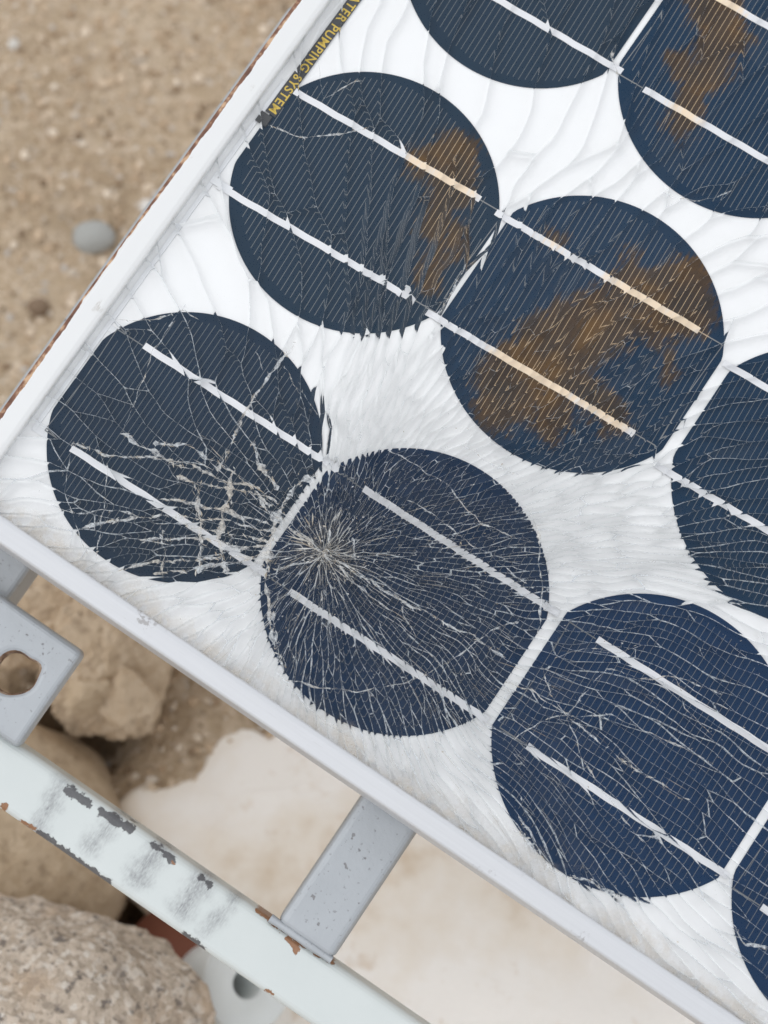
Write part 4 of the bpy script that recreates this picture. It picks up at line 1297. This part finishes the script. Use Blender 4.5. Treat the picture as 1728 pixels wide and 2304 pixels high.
# ------------------------------------------------------------------ rocks
def mat_granite(name, a, b, dark, scale=1.0, lo=0.40):
    nt = NT(name)
    xyz = nt.coord()
    v1 = nt.voronoi(xyz, 330 * scale, out='Color')
    g = nt.sep(v1)[0]
    n1 = nt.noise(xyz, 18, 5, 0.6)
    n2 = nt.noise(xyz, 260 * scale, 4, 0.7)
    c = nt.mix(g, tuple(a), tuple(b))
    c = nt.mix(nt.math('MULTIPLY', nt.step(n2, 0.52, 0.68), 0.6), c, tuple(dark))
    c = nt.mix(nt.math('MULTIPLY', nt.step(n1, lo, 0.75), 0.5), c, (0.47, 0.36, 0.25))
    h = nt.math('MULTIPLY_ADD', n2, 0.8, nt.noise(xyz, 70, 4))
    return nt.done(nt.bsdf(c, 0.85, nt.bump(h, 0.8, 0.003), spec=0.2))
def mat_speckled():
    nt = NT('speckled_granite')
    xyz = nt.coord()
    v1 = nt.sep(nt.voronoi(xyz, 420, out='Color'))
    c = nt.ramp(v1[0], [(0.0, (0.36, 0.30, 0.24)), (0.3, (0.48, 0.40, 0.32)), (0.7, (0.58, 0.49, 0.40)), (1.0, (0.66, 0.60, 0.53))])
    d1 = nt.step(nt.noise(xyz, 190, 4, 0.7), 0.56, 0.63)
    c = nt.mix(nt.math('MULTIPLY', d1, 0.8), c, (0.15, 0.13, 0.12))
    d2 = nt.step(nt.noise(xyz, 60, 4, 0.6), 0.56, 0.68)
    c = nt.mix(nt.math('MULTIPLY', d2, 0.45), c, (0.24, 0.21, 0.19))
    c = nt.mix(nt.math('MULTIPLY', nt.step(nt.noise(xyz, 35, 4), 0.5, 0.7), 0.45), c, (0.56, 0.41, 0.28))
    h = nt.math('MULTIPLY_ADD', nt.noise(xyz, 260, 3), 0.6, nt.noise(xyz, 80, 5))
    return nt.done(nt.bsdf(c, 0.85, nt.bump(h, 0.9, 0.004), spec=0.2))
M_GRAN = mat_speckled()
M_TAN = mat_granite('tan_rock', (0.46, 0.35, 0.235), (0.54, 0.425, 0.30), (0.26, 0.185, 0.12), 0.6)
M_CLOD = mat_granite('brown_rock', (0.50, 0.38, 0.26), (0.60, 0.48, 0.35), (0.22, 0.15, 0.10), 0.5)
def mat_slab():
    nt = NT('whitewashed_stone')
    xyz = nt.coord()
    n1 = nt.noise(xyz, 10, 5, 0.6)
    n2 = nt.noise(xyz, 45, 5, 0.65)
    c = nt.ramp(n1, [(0.34, (0.66, 0.54, 0.41)), (0.44, (0.82, 0.75, 0.66)), (0.56, (0.88, 0.84, 0.79))])
    c = nt.mix(nt.math('MULTIPLY', nt.step(n2, 0.58, 0.72), 0.5), c, (0.60, 0.45, 0.31))
    return nt.done(nt.bsdf(c, 0.8, nt.bump(n2, 0.4, 0.004), spec=0.2))
M_SLAB = mat_slab()
rock('boulder', at(8, 2345, 0.785), (0.086, 0.076, 0.052), M_GRAN, 2, 6, (0.05, 0.05, 0.2), 0.13, 1.5, 0.035, 0, label='speckled granite boulder in the bottom left corner below the pale rail', category='boulder')
rock('boulder', at(40, 1830, 0.90), (0.056, 0.064, 0.066), M_TAN, 4, 6, (0, 0, 0.2), 0.10, 1.0, 0.02, label='smooth tan boulder behind the pale rail, above the granite one', category='boulder')
rock('rock', at(235, 1420, 0.90), (0.040, 0.036, 0.040), M_CLOD, 5, 6, (0, 0, 0.6), 0.35, 1.6, 0.10, 22, label='craggy brown rock right of the bracket plate', category='rock')
rock('rock', at(95, 1330, 0.92), (0.038, 0.030, 0.034), M_CLOD, 8, 6, (0, 0, 0.1), 0.35, 1.6, 0.10, 22, label='craggy brown rock in the shade above the bracket plate', category='rock')
rock('rock', at(300, 1345, 0.905), (0.016, 0.013, 0.014), M_CLOD, 21, 5, (0, 0.3, 1.2), 0.3, 1.4, 0.08, 14, label='small angular brown rock touching the lower frame bar above the craggy one', category='rock')
rock('rock', at(190, 1500, 0.875), (0.014, 0.011, 0.012), M_TAN, 23, 5, (0.2, 0, 0.4), 0.3, 1.4, 0.08, 14, label='small tan rock on the edge of the dark hollow beside the bracket', category='rock')
rock('rock', at(270, 1500, 0.88), (0.019, 0.014, 0.014), M_CLOD, 25, 5, (0, 0, 2.0), 0.3, 1.4, 0.08, 14, label='broken brown rock between the craggy rock and the pale stone', category='rock')
sx, sy = flat_at(955, 1965)
rock('stone_slab', (sx, sy, -0.004), (0.146, 0.092, 0.028), M_SLAB, 9, 6, (0, 0, -0.30), 0.22, 1.9, 0.015, label='broad whitewashed stone lying under the cross bar', category='stone')

# ------------------------------------------------------------------ pipes among the rocks
def tube(name, a, b, r0, r1, mat, parent=None, seg=40, **props):
    """hollow pipe from a to b, outer radius r0, bore r1 (0 = solid)"""
    ax = (b - a)
    L = ax.length
    q = ax.to_track_quat('Z', 'Y').to_matrix().to_4x4()
    v_, f_ = [], []
    prof = [(r1, 0.004), (r1, L - 0.0008), (r1 + 0.0008, L), (r0 - 0.0012, L), (r0, L - 0.0014), (r0, 0.0)] if r1 else [(0.0001, L), (r0 - 0.001, L), (r0, L - 0.001), (r0, 0.0)]
    for (r, z) in prof:
        for s in range(seg):
            t = 2 * math.pi * s / seg
            v_.append((r * math.cos(t), r * math.sin(t), z))
    for k in range(len(prof) - 1):
        for s in range(seg):
            t = (s + 1) % seg
            f_.append((k * seg + s, (k + 1) * seg + s, (k + 1) * seg + t, k * seg + t))
    f_.append(tuple(range(seg)))
    f_.append(tuple((len(prof) - 1) * seg + s for s in range(seg))[::-1])
    o = mesh_obj(name, v_, f_, mat, parent, **props)
    for p in o.data.polygons:
        p.use_smooth = len(p.vertices) == 4
    o.matrix_world = Matrix.Translation(a) @ q
    return o
M_PVC = mat_plain('white_plastic', (0.74, 0.77, 0.76), 0.4)
e = at(535, 2125, 0.835)
dirp = (CAM - e).normalized() * 0.9 + Vector((0.42, 0.05, 0.10))
dirp.normalize()
tube('pipe', e - dirp * 0.08, e, 0.0215, 0.0068, M_PVC, label='white plastic pipe end with dark bore between the rocks', category='pipe')
M_RED = mat_plain('rusty_red_iron', (0.20, 0.065, 0.036), 0.75)
a_, b_ = at(335, 2040, 0.90), at(480, 2160, 0.872)
tube('iron_pipe', a_, b_, 0.023, 0, M_RED, label='rusty red brown iron pipe beside the white pipe end', category='pipe')
